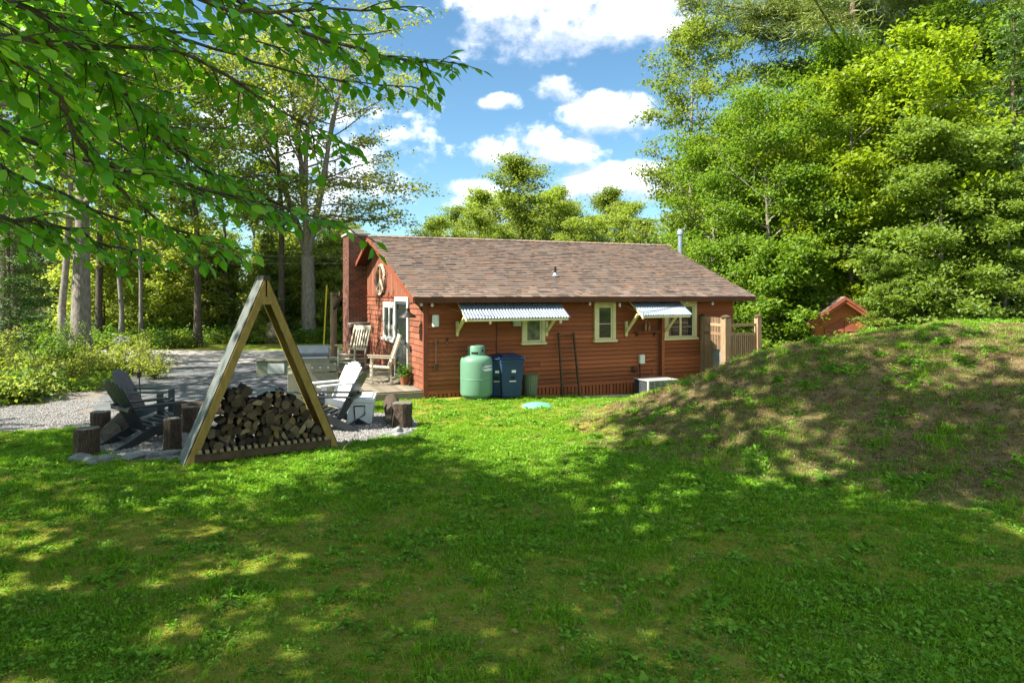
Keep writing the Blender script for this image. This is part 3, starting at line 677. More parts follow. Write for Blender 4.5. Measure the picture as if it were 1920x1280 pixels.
# ------------------------------------------------------------------ deck and rockers
deck = empty('wooden_deck', 'low weathered plank deck along the gable wall under the rocking chairs', 'deck', (HO[0], HO[1], 0), HA)
DZ = .2; DU = -1.32
for k in range(9):
    u1 = -.055-k*.143; mb = MB(); mb.box(u1-.137, u1, .02, 6.75, DZ-.03, DZ); mb.build('deck_board', 'deck_wood', deck)
mb = MB(); mb.box(DU-.03, -.055, -.025, .018, -.05, DZ-.034); mb.build('rim_board', 'deck_wood', deck); mb = MB(); mb.box(DU-.06, DU-.03, -.025, 6.7, -.05, DZ-.005); mb.build('rim_board', 'dark_wood', deck)
st = MB(); st.box(DU-.62, DU-.1, 1.4, 3.2, -.02, .1); tag(st.build('deck_step', 'deck_wood', deck), 'low wide step at the deck edge')
def rocker(loc, rz, label):
    t = empty('rocking_chair', label, 'rocking chair', loc, rz, 'white rocking chairs on the deck'); w = .27
    def p(name, f):
        mb = MB(); f(mb); return mb.build(name, 'rocker_paint', t, bevel=.003)
    for s in (-1, 1):
        y = s*w
        arc = [(-.48+i*.098, y, .02+.26*((-.48+i*.098)/.52)**2*.55) for i in range(11)]
        p('rocker', lambda m: [m.beam(a, b, .035, .045) for a, b in zip(arc, arc[1:])])
        p('front_leg', lambda m: m.beam((.24, y, .06), (.22, y, .62), .042, .042))
        p('back_post', lambda m: (m.beam((-.20, y, .06), (-.18, y, .42), .042, .045), m.beam((-.18, y, .42), (-.42, y, 1.14), .045, .04)))
        p('arm', lambda m: m.beam((-.25, y*1.05, .61), (.32, y*1.1, .645), .085, .025))
        for z in (.2, .31): p('side_stretcher', lambda m: m.beam((-.19, y, z), (.23, y, z), .024, .024))
    for k in range(8): p('seat_slat', lambda m: m.beam((.25-k*.058, -w-.02, .415-.006*k), (.25-k*.058, w+.02, .415-.006*k), .042, .018))
    for z, x in ((.2, .235), (.3, .23), (.2, -.19), (.38, .225)): p('cross_stretcher', lambda m: m.beam((x, -w, z), (x, w, z), .03, .024))
    p('head_rail', lambda m: m.beam((-.40, -w, 1.08), (-.40, w, 1.08), .03, .12)); p('lower_rail', lambda m: m.beam((-.215, -w, .52), (-.215, w, .52), .025, .06))
    for k in range(5): y = -.17+k*.085; p('back_slat', lambda m: m.beam((-.225, y, .53), (-.385, y, 1.04), .045, .014))
    return t
def hp(u, v, z=0.): q = HO+HU*u+HV*v; return (q[0], q[1], z)
rocker(hp(-.85, 5.2, DZ), HA+math.radians(-140), 'cream slatted rocking chair beside the brick chimney, facing the lawn').scale = (1.16,)*3
r2 = rocker(hp(-.72, 1.55, DZ), HA+math.radians(172), 'cream slatted rocking chair in front of the glass door near the cabin corner'); r2.scale = (1.1,)*3
# potted plant
pp = empty('potted_plant', 'small leafy green plant in a clay pot by the glass door', 'plant', hp(-.22, 1.15, DZ))
mb = MB(); mb.lathe([(.09, 0), (.13, .2), (.14, .22), (.12, .22)], 16); mb.build('pot', 'clay_pot', pp, smooth=True)
def leafcloud(n, fn, size, name, mat, parent, aspect=.55, fold=.25, up=.5, seed=1):
    g = np.random.default_rng(seed); P = fn(g, n); n = len(P)
    nrm = g.normal(size=(n, 3)); nrm[:, 2] = np.abs(nrm[:, 2])+up; nrm /= np.linalg.norm(nrm, axis=1)[:, None]
    return np_mesh(name, *leaf_arrays(P, nrm, g, size, aspect, fold))
def leaf_arrays(P, nrm, g, size, aspect=.55, fold=.2, axis=None):
    n = len(P); t = g.normal(size=(n, 3)) if axis is None else axis
    t = t-np.sum(t*nrm, 1)[:, None]*nrm; t /= np.linalg.norm(t, axis=1)[:, None]+1e-9
    s = np.cross(nrm, t); L_ = size*g.uniform(.65, 1.3, n)[:, None] if np.isscalar(size) else size[:, None]*g.uniform(.65, 1.3, n)[:, None]
    V = np.empty((n, 4, 3)); V[:, 0] = P; V[:, 2] = P+t*L_
    V[:, 1] = P+t*L_*.5+s*L_*aspect*.5+nrm*L_*fold*.5; V[:, 3] = P+t*L_*.5-s*L_*aspect*.5+nrm*L_*fold*.5
    return V.reshape(-1, 3), np.arange(4*n).reshape(n, 4), g.random(n)
me = leafcloud(260, lambda g, n: np.stack([g.normal(0, .12, n), g.normal(0, .12, n), .22+np.abs(g.normal(.1, .1, n))], 1), .09, 'foliage', 'x', None); link('foliage', me, pp, 'leaf_dark')

# ------------------------------------------------------------------ things against the front wall
def on_wall(u, v, z=None, rz=0.):
    q = HO+HU*u+HV*v; return (q[0], q[1], gz(q[0], q[1]) if z is None else z)
# propane tank
ut = fu(893, -.46); tank = empty('propane_tank', 'tall pale green propane tank with a collar, standing against the cabin wall', 'propane tank', on_wall(ut, -.47, .01), HA)
prof = [(.30, 0), (.31, .02), (.33, .06), (.375, .10), (.385, .14), (.385, .93), (.375, 1.0), (.34, 1.06), (.27, 1.10), (.15, 1.12), (.05, 1.125)]
tank.scale = (1, 1, .93)
mb = MB(); mb.lathe(prof, 40); mb.build('tank_body', 'tank_green', tank, smooth=True)
mb = MB(); mb.lathe([(.387, .905), (.3905, .915), (.387, .925)], 40) if False else None
wb_ = MB(); wb_.lathe([(.386, .50), (.3895, .508), (.3895, .522), (.386, .53)], 40); wb_.build('weld_seam', 'tank_green', tank, smooth=True)
wb_ = MB(); wb_.lathe([(.33, -.02), (.33, .03)], 32); wb_.build('foot_ring', 'rust_iron', tank)
n = 32; vs = []; fs = []
for k in range(n+1):
    t = 2*math.pi*k/n
    for r, z in ((.205, 1.08), (.205, 1.33), (.195, 1.345), (.185, 1.33), (.185, 1.08)): vs.append((r*math.cos(t), r*math.sin(t), z))
for k in range(n):
    t = math.degrees(2*math.pi*(k+.5)/n) % 360
    for j in range(4): fs.append((k*5+j, k*5+j+5, k*5+j+6, k*5+j+1))
mb.add(vs, fs, .5); mb.box(-.185, .185, -.012, .012, 1.08, 1.3); col = mb.build('collar', 'tank_green', tank, smooth=True)
mb = MB(); mb.lathe([(.17, 1.325), (.19, 1.34), (.19, 1.352), (.02, 1.375)], 24); mb.build('collar_lid', 'tank_green', col, smooth=True)
def arc_patch(r, t0, t1, z0, z1, mat, name, parent, n=8):
    mb = MB(); vs = []
    for k in range(n+1):
        t = math.radians(t0+(t1-t0)*k/n); vs += [(r*math.cos(t), r*math.sin(t), z0), (r*math.cos(t), r*math.sin(t), z1)]
    mb.add(vs, [(k*2, k*2+2, k*2+3, k*2+1) for k in range(n)], .5); return mb.build(name, mat, parent)
arc_patch(.2075, 215, 262, 1.15, 1.20, 'black_plastic', 'valve_opening', tank); arc_patch(.2075, 288, 305, 1.20, 1.26, 'black_plastic', 'valve_opening', tank)
# oval sticker and lettering wrapped round the tank
mb = MB(); c0, rr = 298, .3875; vs = []; K = 28
for k in range(K): t = 2*math.pi*k/K; a = math.radians(c0+26*math.cos(t)); vs.append((rr*math.cos(a), rr*math.sin(a), .80+.085*math.sin(t)*(1+.25*math.cos(2*t))))
a = math.radians(c0); rings = [((rr+.0006)*math.cos(math.radians(c0+22*math.cos(2*math.pi*k/K)*.5)), (rr+.0006)*math.sin(math.radians(c0+22*math.cos(2*math.pi*k/K)*.5)), .80+.0375*math.sin(2*math.pi*k/K)) for k in range(K)]
vs2 = vs+rings+[((rr+.001)*math.cos(a), (rr+.001)*math.sin(a), .80)]
mb.add(vs2, [(k, (k+1) % K, K+(k+1) % K, K+k) for k in range(K)]+[(K+k, K+(k+1) % K, 2*K) for k in range(K)], .5); stick = mb.build('sticker', 'sticker_white', tank)
def text_mesh(s, size, mat, name, parent, wrap=None, shear=0.):
    cu = bpy.data.curves.new(name, 'FONT'); cu.body = s; cu.size = size; cu.align_x = 'CENTER'; cu.align_y = 'CENTER'; cu.shear = shear; cu.resolution_u = 2; cu.offset = size*.02
    to = bpy.data.objects.new(name, cu); dg = bpy.context.evaluated_depsgraph_get(); COL.objects.link(to); dg.update()
    me = bpy.data.meshes.new_from_object(to.evaluated_get(dg)); COL.objects.unlink(to); bpy.data.objects.remove(to)
    me.materials.clear(); o = link(name, me, parent, mat)
    if wrap:
        r, t0, zc = wrap
        for v_ in me.vertices:
            a = math.radians(t0)+v_.co.x/r; v_.co = ((r)*math.cos(a), r*math.sin(a), zc+v_.co.y)
    return o
text_mesh('EASTERN', .085, 'logo_blue', 'lettering', stick, (rr+.003, c0, .805), .3)
mb = MB(); mb.tube([(.19, -.03, 1.24), (.29, .02, 1.24), (.32, .05, 1.22), (.33, .08, 1.05), (.36, .2, 1.0), (.3, .42, .98)], .008, 6); mb.build('gas_pipe', 'copper', tank)
# wheelie bins
def wheelie(u, v, rz, label, sc=1.):
    t = empty('wheeled_bin', label, 'trash bin', on_wall(u, v, 0.0), HA+rz, 'navy wheeled bins'); 
    def fr(z): return .235+.055*z, .28+.075*z
    mb = MB(); vs = []
    for z in (.03, .94): a, b = fr(z); vs += [(-a, -b, z), (a, -b, z), (a, b, z), (-a, b, z)]
    mb.add(vs, [(3, 2, 1, 0), (0, 1, 5, 4), (1, 2, 6, 5), (2, 3, 7, 6), (3, 0, 4, 7), (4, 5, 6, 7)]); mb.box(-.30, .30, -.36, -.3, .86, .94); mb.box(-.3, .3, .3, .36, .86, .94); mb.build('body', 'bin_navy', t, bevel=.02)
    mb = MB(); mb.poly([(-.32, -.39, .945), (.32, -.39, .945), (.32, .37, .975), (-.32, .37, .975)], (0, 0, .035)); mb.poly([(-.24, -.28, .985), (.24, -.28, .985), (.22, .26, 1.01), (-.22, .26, 1.01)], (0, 0, .03)); mb.build('lid', 'bin_navy', t, bevel=.015)
    for s in (-1, 1): mb = MB(); mb.tube([(s*.25, .3, .11), (s*.3, .3, .11)], .11, 16); mb.build('wheel', 'black_plastic', t)
    mb = MB(); mb.tube([(-.22, .40, .99), (.22, .40, .99)], .015, 8); mb.build('handle', 'black_plastic', t)
    a, b = fr(.66)
    mb = MB(); mb.poly([(-.02, -b-.004, .62), (.085, -b-.004, .62), (.085, -b-.008, .68), (-.02, -b-.008, .68)], (0, -.001, 0)); mb.build('sticker', 'sticker_white', t)
    mb = MB(); mb.poly([(-.06, -fr(.4)[1]-.004, .40), (.09, -fr(.4)[1]-.004, .40), (.09, -fr(.42)[1]-.004, .425), (-.06, -fr(.42)[1]-.004, .425)], (0, -.012, 0)); mb.build('catch_bar', 'grey_box', t)
    mb = MB(); mb.poly([(-.04, -fr(.44)[1]-.002, .44), (.07, -fr(.44)[1]-.002, .44), (.07, -fr(.53)[1]-.002, .53), (-.04, -fr(.53)[1]-.002, .53)], (0, -.002, 0)); mb.build('recess', 'black_plastic', t)
    t.scale = (sc,)*3; return t
wheelie(fu(953, -.45), -.47, math.radians(-6), 'navy wheeled bin with white sticker, nearer one beside the green bucket')
b2 = wheelie(fu(937, -.42), -.30, math.radians(-30), 'second navy wheeled bin in shadow, mostly hidden behind the propane tank', .97)
# ribbed olive bucket
ub = fu(994, -.3); mb = MB(); n = 72; vs = []; fs = []
prof2 = [(.145, 0), (.15, .03), (.185, .5), (.20, .51), (.20, .53), (.178, .53)]
for r, z in prof2:
    for k in range(n): t = 2*math.pi*k/n; q = r+(.006 if (k//2) % 2 else 0)*(1 if .02 < z < .505 else 0); vs.append((q*math.cos(t), q*math.sin(t), z))
for i in range(len(prof2)-1):
    for k in range(n): fs.append((i*n+k, i*n+(k+1) % n, (i+1)*n+(k+1) % n, (i+1)*n+k))
fs += [tuple(range(n-1, -1, -1)), tuple(range((len(prof2)-1)*n, len(prof2)*n))]
mb.add(vs, fs, .5); o = tag(mb.build('ribbed_bucket', 'bin_olive'), 'short ribbed olive-green tub standing to the right of the navy bin', 'bucket'); o.location = on_wall(ub, -.33, -.03)
# septic lid on the lawn
mb = MB(); mb.lathe([(.34, 0), (.345, .03), (.33, .05), (.22, .085), (.1, .105), (.01, .11)], 32); o = tag(mb.build('round_lid', 'lid_green', smooth=True), 'flat domed green lid lying in the lawn near the cabin', 'lid')
o.location = at(1007, 15.2, gz(*at(1007, 15.2)[:2])-.01); lidpos = o.location.copy()
# ladder
lad = empty('wooden_ladder', 'old narrow dark wooden ladder leaning on the cabin wall', 'ladder')
ul0, ul1 = fu(1045), fu(1073); lz1 = hz(ul0, 0, 624); ub0, ub1 = fu(1055, -.42), fu(1087, -.42)
lad.matrix_world = HM
def Lp(s, t): return Vector(((ul0, ul1)[s], -.07, lz1)).lerp(Vector(((ub0, ub1)[s], -.42, -.12)), t)
for s in (0, 1): mb = MB(); mb.beam(Lp(s, 0), Lp(s, 1), .035, .06, up=(0, 1, 0)); mb.build('side_rail', 'dark_wood', lad)
for k, t in enumerate((.05, .24, .43, .62, .8, .93)): mb = MB(); mb.tube([Lp(0, t), Lp(1, t)], .013, 8); mb.build('rung', 'dark_wood', lad)
# hanging iron tools
mb = MB(); ux = fu(816.5); zt = hz(ux, 0, 636); zb = hz(ux, 0, 692)
mb.tube([(ux, -.07, zt), (ux, -.07, zb+.12)], .014, 6); mb.poly([(ux-.05, -.06, zb), (ux+.05, -.06, zb), (ux+.06, -.06, zb+.14), (ux-.04, -.06, zb+.14)], (0, -.015, 0)); mb.poly([(ux-.04, -.06, zt-.1), (ux+.05, -.06, zt-.12), (ux+.04, -.06, zt-.02), (ux-.02, -.06, zt)], (0, -.012, 0))
o = tag(mb.build('hanging_scoop', 'rust_iron'), 'long rusty iron scoop hung on the wall left of the tank', 'tool'); o.matrix_world = HM
mb = MB(); ux = fu(837); zt = hz(ux, 0, 632); mb.tube([(ux, -.06, zt), (ux+.01, -.07, zt-.1), (ux, -.1, zt-.15)], .016, 6); mb.box(ux-.02, ux+.04, -.08, -.035, zt-.05, zt-.02)
o = tag(mb.build('iron_hook', 'rust_iron'), 'small rusty iron hook on the wall right of the scoop', 'hook'); o.matrix_world = HM
# bottles on the shelf
for px, hgt, lab in ((1206, .30, 'taller brown bottle on the small wall shelf, left of the other'), (1212.5, .25, 'shorter brown bottle on the small wall shelf, right of the other')):
    mb = MB(); mb.lathe([(.034, 0), (.036, .02), (.036, hgt*.6), (.014, hgt*.75), (.014, hgt), (.004, hgt)], 14); t = tag(mb.build('bottle', 'bottle_brown', smooth=True), lab, 'bottle', 'bottles on the wall shelf'); t.matrix_world = HM @ Matrix.Translation((fu(px), -.12, zs+.001))
# air conditioner
ac = empty('air_conditioner', 'pale outdoor air conditioner with louvred grille beside the cabin wall', 'air conditioner')
ac.matrix_world = HM
a0, a1 = fu(1216, -1.05), fu(1273, -1.05); zb = -.32; zt = .27
mb = MB(); mb.box(a0+.03, a1-.03, -1.02, -.35, zb, zt-.03); mb.build('body', 'ac_dark', ac)
mb = MB(); mb.box(a0, a1, -1.05, -.32, zt-.03, zt); mb.box(a0, a0+.05, -1.05, -.98, zb, zt-.03); mb.box(a1-.05, a1, -1.05, -.98, zb, zt-.03); mb.build('casing', 'ac_grille', ac, bevel=.008)
for k in range(14): z = zb+.1+k*.035; mb = MB(); mb.box(a0+.05, a1-.05, -1.045, -1.02, z, z+.014); mb.build('louvre', 'ac_grille', ac)
for k in range(1, 5): x = a0+(a1-a0)*k/5; mb = MB(); mb.box(x-.012, x+.012, -1.052, -1.046, zb, zt-.03); mb.build('grille_bar', 'ac_grille', ac)
# outdoor shower enclosure
sf = empty('shower_enclosure', 'brown slatted wooden enclosure with corrugated metal panel at the cabin corner', 'fence'); sf.matrix_world = HM
q0 = fu(1313); VV = -1.25; up1 = fu(1361, VV); up2 = fu(1421, VV)
for (x, y, w, zt) in ((q0, -.1, .10, 1.86), (up1, VV, .18, 1.86), (up2, VV, .14, 1.86), (up2, -.1, .1, 1.8)):
    mb = MB(); mb.box(x-w/2, x+w/2, y-w/2, y+w/2, -.4, zt); p_ = mb.build('post', 'fence_wood', sf, bevel=.006)
    mb = MB(); mb.lathe([(w*.72, zt), (w*.75, zt+.03), (w*.5, zt+.06), (w*.15, zt+.08)], 16, cx=x, cy=y); mb.build('post_cap', 'dark_wood', p_, smooth=True)
for z in (1.66, 1.42):
    mb = MB(); mb.beam((up1+.09, VV, z), (up2-.07, VV, z), .05, .07); mb.build('rail', 'fence_wood', sf)
    mb = MB(); mb.beam((q0, -.15, z), (up1, VV+.09, z), .05, .07); mb.build('rail', 'fence_wood', sf)
ns = 14
for k in range(ns): x = up1+.12+(up2-up1-.24)*k/(ns-1); mb = MB(); mb.box(x-.018, x+.018, VV-.02, VV+.02, -.1, 1.38); mb.build('slat', 'fence_wood', sf)
for k in range(13):
    t = (k+.5)/13; x = q0+(up1-q0)*t; y = -.15+(VV+.24)*t; mb = MB(); mb.box(x-.02, x+.02, y-.012, y+.012, 1.0 if k > 5 else -.2, 1.86); mb.build('slat', 'fence_wood', sf)
mb = MB(); vs = []; fs = []; n = 60
for k in range(n+1):
    t = .34+.58*k/n; x = q0+(up1-q0)*t+.05; y = -.15+(VV+.15)*t; w = .012*math.sin(k*.9); vs += [(x+w, y+w, -.2), (x+w, y+w, 1.36)]
for k in range(n): fs.append((2*k, 2*k+2, 2*k+3, 2*k+1))
mb.add(vs, fs, .5); mb.build('metal_panel', 'corrugated_old', sf)
mb = MB(); mb.poly([(q0+.02, -.15, -.2), (q0+(up1-q0)*.34+.05, -.5, -.2), (q0+(up1-q0)*.34+.05, -.5, 1.1), (q0+.02, -.15, 1.1)], (.02, .02, 0)); mb.build('back_board', 'dark_wood', sf)
# ------------------------------------------------------------------ shed beyond the mound
SY = 24.0
shed = empty('garden_shed', 'small red gabled shed with double doors behind the grassy mound', 'shed', at(1582, SY, 0), math.radians(-14))
def sx(px): return (px-1578)/F*SY
ap = CZ+(HY-559)/F*SY; ev = CZ+(HY-609)/F*SY; hw = 1.28; slo = (ap-ev)/hw
mb = MB(); mb.poly([(-1.0, 0, -.3), (1.0, 0, -.3), (1.0, 0, ap-1.0*slo-.06), (0, 0, ap-.06), (-1.0, 0, ap-1.0*slo-.06)], (0, 2.3, 0)); mb.build('wall', 'red_board', shed)
mb = MB(); mb.poly([(-hw, -.35, ev), (0, -.35, ap), (0, 2.6, ap), (-hw, 2.6, ev)], (0, 0, .05)); mb.poly([(0, -.35, ap), (hw, -.35, ev), (hw, 2.6, ev), (0, 2.6, ap)], (0, 0, .05)); rf = mb.build('roof', 'soffit', shed)
srs = MB()
for s in (-1, 1):
    for i in range(9):
        for j in range(12):
            t0 = 1-i/9-.0; t1 = max(0, 1-(i+1.1)/9); y0 = -.37+j*.25; zz = lambda t: ap-(ap-ev)*t+.055
            srs.add([(s*hw*t0, y0+.005, zz(t0)+.02), (s*hw*t0, y0+.245, zz(t0)+.02), (s*hw*t1, y0+.245, zz(t1)+.006), (s*hw*t1, y0+.005, zz(t1)+.006)], [(0, 1, 2, 3)])
srs.build('shingles', 'roof_shingle', rf, kind='stuff')
for s in (-1, 1):
    mb = MB(); mb.beam((s*hw, -.37, ev-.0), (0, -.37, ap-.0), .03, .09, up=(0, 0, 1)); mb.build('rake_board', 'red_trim', shed); mb = MB(); mb.beam((s*(hw-.02), -.33, ev-.11), (0, -.33, ap-.11), .03, .09, up=(0, 0, 1)); mb.build('rake_board', 'red_trim', shed)
for s in (-1, 1):
    mb = MB(); a, b = (s*.02, s*.62) if s > 0 else (-.62, -.02)
    mb.box(a, b, -.04, -.005, -.2, 1.27); mb.poly([(a, -.042, 1.27), (b, -.042, 1.27), (a if s > 0 else b, -.042, 1.62)], (0, .035, 0)); d_ = mb.build('door', 'red_trim', shed)
    mb = MB(); mb.box(a, b, -.07, -.045, 1.18, 1.26); mb.box(a, a+.08, -.068, -.045, -.2, 1.18); mb.box(b-.08, b, -.068, -.045, -.2, 1.18); mb.build('door_trim', 'red_shingle_wall', d_)
for s in (-1, 1): mb = MB(); mb.box(s*1.0-.06, s*1.0+.06, -.03, .06, -.2, ap-1.06*slo-.1); mb.build('corner_board', 'red_trim', shed)

# ------------------------------------------------------------------ A-frame wood rack with firewood
A = Vector((-4.71, 9.83, 0)); B = Vector((-2.80, 11.05, 0)); wd = (B-A); WW = wd.length; ang = math.atan2(wd.y, wd.x)
rack = empty('firewood_rack', 'tall A-frame timber firewood rack with metal sides on the lawn', 'firewood rack', A+wd/2+Vector((0, 0, .02)), ang)
APZ = 2.74; hw = WW/2; dep = .46
def lp(x): return x
for y, nm in ((0, 'front_beam'), (dep, 'back_beam')):
    for s in (-1, 1):
        mb = MB(); d = Vector((-s*hw, 0, APZ)).normalized(); n_ = Vector((d.z*s, 0, -d.x*s)); 
        p0 = Vector((s*hw, y, 0)); p1 = Vector((s*.01, y, APZ)); wdt = .118
        q = [p0, p0-n_*wdt/ max(.3, abs(n_.x)) if False else p0+Vector((-s*wdt/abs(d.z), 0, 0)), p1+Vector((0, 0, -wdt/abs(d.x)*.9)), p1]
        mb.poly([tuple(v_) for v_ in q], (0, .045, 0)); mb.build(nm, 'treated_wood', rack, bevel=.004)
for s in (-1, 1):       # side sheets
    mb = MB(); d = Vector((-s*hw, 0, APZ)).normalized(); o_ = Vector((s*.02*d.z, 0, .008)); n = 12; vs = []; fs = []
    for k in range(n+1):
        yy = .01+(dep+.06)*k/n; w = .008*math.sin(k*1.6)
        vs += [tuple(Vector((s*hw+s*(.015+w), yy, .0))), tuple(Vector((s*(.015+w), yy, APZ+.02)))]
    for k in range(n): fs.append((2*k, 2*k+2, 2*k+3, 2*k+1))
    mb.add(vs, fs, .5); so = mb.build('side_sheet', 'sheet_metal' if s < 0 else 'dark_wood', rack)
    sm = so.modifiers.new('s', 'SOLIDIFY'); sm.thickness = .006
    if s > 0:
        for k in range(9):
            t0 = .06+k*.1; mb = MB(); mb.beam((s*hw*(1-t0)-.02, .05, APZ*t0), (s*hw*(1-t0)-.02, dep, APZ*t0), .02, .11, up=(-hw, 0, APZ)); mb.build('side_board', 'dark_wood', rack)
mb = MB(); mb.box(-.14, .14, .002, .04, APZ-.42, APZ-.30); mb.build('collar_tie', 'treated_wood', rack)
mb = MB(); mb.box(-.05, .05, -.02, dep+.06, APZ-.04, APZ+.02); mb.poly([(-.09, -.02, APZ-.12), (0, -.02, APZ+.05), (.09, -.02, APZ-.12)], (0, dep+.1, 0)) if False else None; mb.build('ridge_cap', 'black_metal', rack)
mb = MB(); mb.box(-hw+.13, hw-.13, -.005, .04, .03, .15); mb.build('base_beam', 'dark_wood', rack); mb = MB(); mb.box(-hw+.13, hw-.13, dep, dep+.04, .03, .15); mb.build('base_beam', 'dark_wood', rack)
ns = 20
for k in range(ns): x = -hw+.20+(2*hw-.42)*k/(ns-1); mb = MB(); mb.box(x-.026, x+.026, -.035, dep+.02, .152, .20); mb.build('slat', 'slat_wood', rack, bevel=.003)
# split logs (each its own thing)
def split_log(seed, kind):
    g = random.Random(seed); L_ = .40; r = .082
    if kind == 0: pr = [(r*math.cos(math.radians(a)), r*math.sin(math.radians(a))) for a in range(-10, 110, 17)]+[(-.02, -.03)]
    elif kind == 1: pr = [(r*1.05*math.cos(math.radians(a)), r*.9*math.sin(math.radians(a))) for a in range(0, 181, 22)]
    elif kind == 2: pr = [(r*.8*math.cos(math.radians(a)), r*.8*math.sin(math.radians(a))) for a in range(0, 360, 36)]
    else: pr = [(-.07, -.05), (.07, -.055), (.085, .02), (.0, .075), (-.06, .04)]
    cx = sum(p[0] for p in pr)/len(pr); cz = sum(p[1] for p in pr)/len(pr)
    pr = [((x-cx)*g.uniform(.85, 1.15), (z-cz)*g.uniform(.85, 1.15)) for x, z in pr]
    mb = MB(); n = len(pr); o = g.uniform(-.01, .01)
    vs = [(x, -L_/2+o, z) for x, z in pr]+[(x*.97, L_/2, z*.97) for x, z in pr]
    mb.cur = 0; a = g.random(); mb.add(vs, [tuple(range(n)), tuple(range(2*n-1, n-1, -1))], a); mb.cur = 1; mb.add(vs, [(i+n, (i+1) % n+n, (i+1) % n, i) for i in range(n)], a)
    return mb, (max(p[0] for p in pr)-min(p[0] for p in pr))
RM = Matrix.Translation(rack.location) @ Matrix.Rotation(ang, 4, 'Z')
protos = [split_log(40+i, i % 4)[0].mesh('firewood_log') for i in range(20)]
for i, me in enumerate(protos):
    me.materials.append(MATS['log_end']); me.materials.append(MATS['split_bark'])
    mi = [0, 0]+[1]*(len(me.polygons)-2)
    me.polygons.foreach_set('material_index', mi)
ORD = 'first second third fourth fifth sixth seventh eighth ninth tenth eleventh twelfth thirteenth fourteenth fifteenth sixteenth seventeenth eighteenth nineteenth twentieth twenty-first twenty-second'.split()
row = 0; z = .255; GL = 'split firewood logs stacked in the A-frame rack'
top_prof = lambda x: .62+.33*math.exp(-((x+.42)/.16)**2)+.27*(1 if -.55 < x < .5 else 0)*(.8+.2*math.sin(x*9)) - (.25 if x < -.62 else 0) - max(0, x-.55)*.6
lab_rows = ['bottom row of the stack resting on the slats', 'lower rows of the stack', 'middle rows of the stack', 'upper rows of the stack', 'uneven top of the stack']
while z < 1.02:
    lim = hw*(1-z/APZ)-.17; x = -lim+(0.06 if row % 2 else 0)
    col_n = 0
    if row < 2: lim += .02
    while x < lim:
        if z < top_prof(x)+.08:
            me = protos[R.randrange(20)]; o = link('firewood_log', me)
            o.matrix_world = RM @ Matrix.Translation((x+R.uniform(-.012, .012), .24+R.uniform(-.05, .03), z+R.uniform(-.014, .014))) @ Matrix.Rotation(R.uniform(0, 6.28), 4, 'Y') @ Matrix.Rotation(R.uniform(-.06, .06), 4, 'Z') @ Matrix.Scale(R.uniform(.66, 1.12), 4)
            col_n += 1
            tag(o, 'split firewood log, %s from the left in the %s row up of the rack stack' % (ORD[col_n-1], ORD[row]), 'firewood', GL)
        x += R.uniform(.086, .125)
    z += .084; row += 1
mb = MB(); n = 9; vs = []; fs = []; m_ = 3
for i in range(n):
    for j in range(m_):
        x = -.30+.85*i/(n-1); vs.append((x, .04+.3*j/(m_-1), .98-.03*math.sin(i*1.1)+(.05 if i == 0 else 0)-(.035*abs(i-3)*.3)+R.uniform(-.01, .01)))
for i in range(n-1):
    for j in range(m_-1): a = i*m_+j; fs.append((a, a+m_, a+m_+1, a+1))
mb.add(vs, fs, .5); o = tag(mb.build('plastic_sheet', 'tarp'), 'crumpled blue-grey plastic sheet lying on top of the firewood stack', 'sheet'); o.matrix_world = RM
sm = o.modifiers.new('s', 'SOLIDIFY'); sm.thickness = .004

# ------------------------------------------------------------------ fire-pit seating
def adirondack(loc, rz, mat, label, sc=1.):
    t = empty('adirondack_chair', label, 'chair', loc, rz, 'slatted garden chairs round the gravel seating circle'); w = .27
    def p(name, f, b=.003):
        mb = MB(); f(mb); return mb.build(name, mat, t, bevel=b)
    for s in (-1, 1):
        y = s*w
        p('front_leg', lambda m: m.beam((.38, y, 0), (.38, y, .54), .03, .11, up=(1, 0, 0)))
        p('rear_leg', lambda m: m.poly([(.42, y-.015, .37), (.42, y-.015, .27), (-.30, y-.015, .0), (-.52, y-.015, .0), (-.02, y-.015, .25)], (0, .03, 0)))
        p('arm', lambda m: m.poly([(.50, y*1.05-.07, .555), (.50, y*1.05+.07, .555), (.36, y*1.05+.075, .56), (-.32, y*1.05+.045, .56), (-.32, y*1.05-.045, .56), (.36, y*1.05-.075, .56)], (0, 0, .025)))
    for k in range(6): p('seat_slat', lambda m: m.beam((.40-k*.088, -w-.01, .375-k*.03), (.40-k*.088, w+.01, .375-k*.03), .078, .02))
    p('seat_rail', lambda m: m.beam((-.30, -.3, .54), (-.30, .3, .54), .05, .05)); p('seat_rail', lambda m: m.beam((-.06, -w, .2), (-.06, w, .2), .03, .08)); p('stretcher', lambda m: m.beam((-.24, -w, .09), (-.24, w, .09), .03, .03))
    bd = Vector((-.50, 0, .93)); bd.normalize()
    for k in range(7):
        y0 = -.245+k*.082; top = .86-.0095*abs(k-3)**2*1.1; yt = y0*1.10; b0 = Vector((-.06, y0, .2)); b1 = Vector((-.06, yt, .2))+bd*top
        p('back_slat', lambda m: m.beam(b0, b1, .074, .02, up=(1, 0, .5)))
    t.scale = (sc,)*3; return t
def face(fx, fy): return math.atan2(fy, fx)
adirondack((-6.22, 11.5, .0), face(.62, .78), 'chair_dark', 'dark charcoal garden chair seen from behind, nearest the log stumps', 1.14)
adirondack((-7.2, 13.35, .0), face(1, .12), 'chair_blue', 'blue-grey garden chair facing right, behind the dark charcoal one', 1.08)
adirondack((-3.24, 12.7, .0), face(-.98, .08), 'chair_dark', 'dark garden chair seen from the side next to the white cooler', 1.1)
adirondack((-3.75, 14.45, .0), face(-.72, -.69), 'chair_white', 'white slatted garden chair standing between the grill and the deck', 1.08)
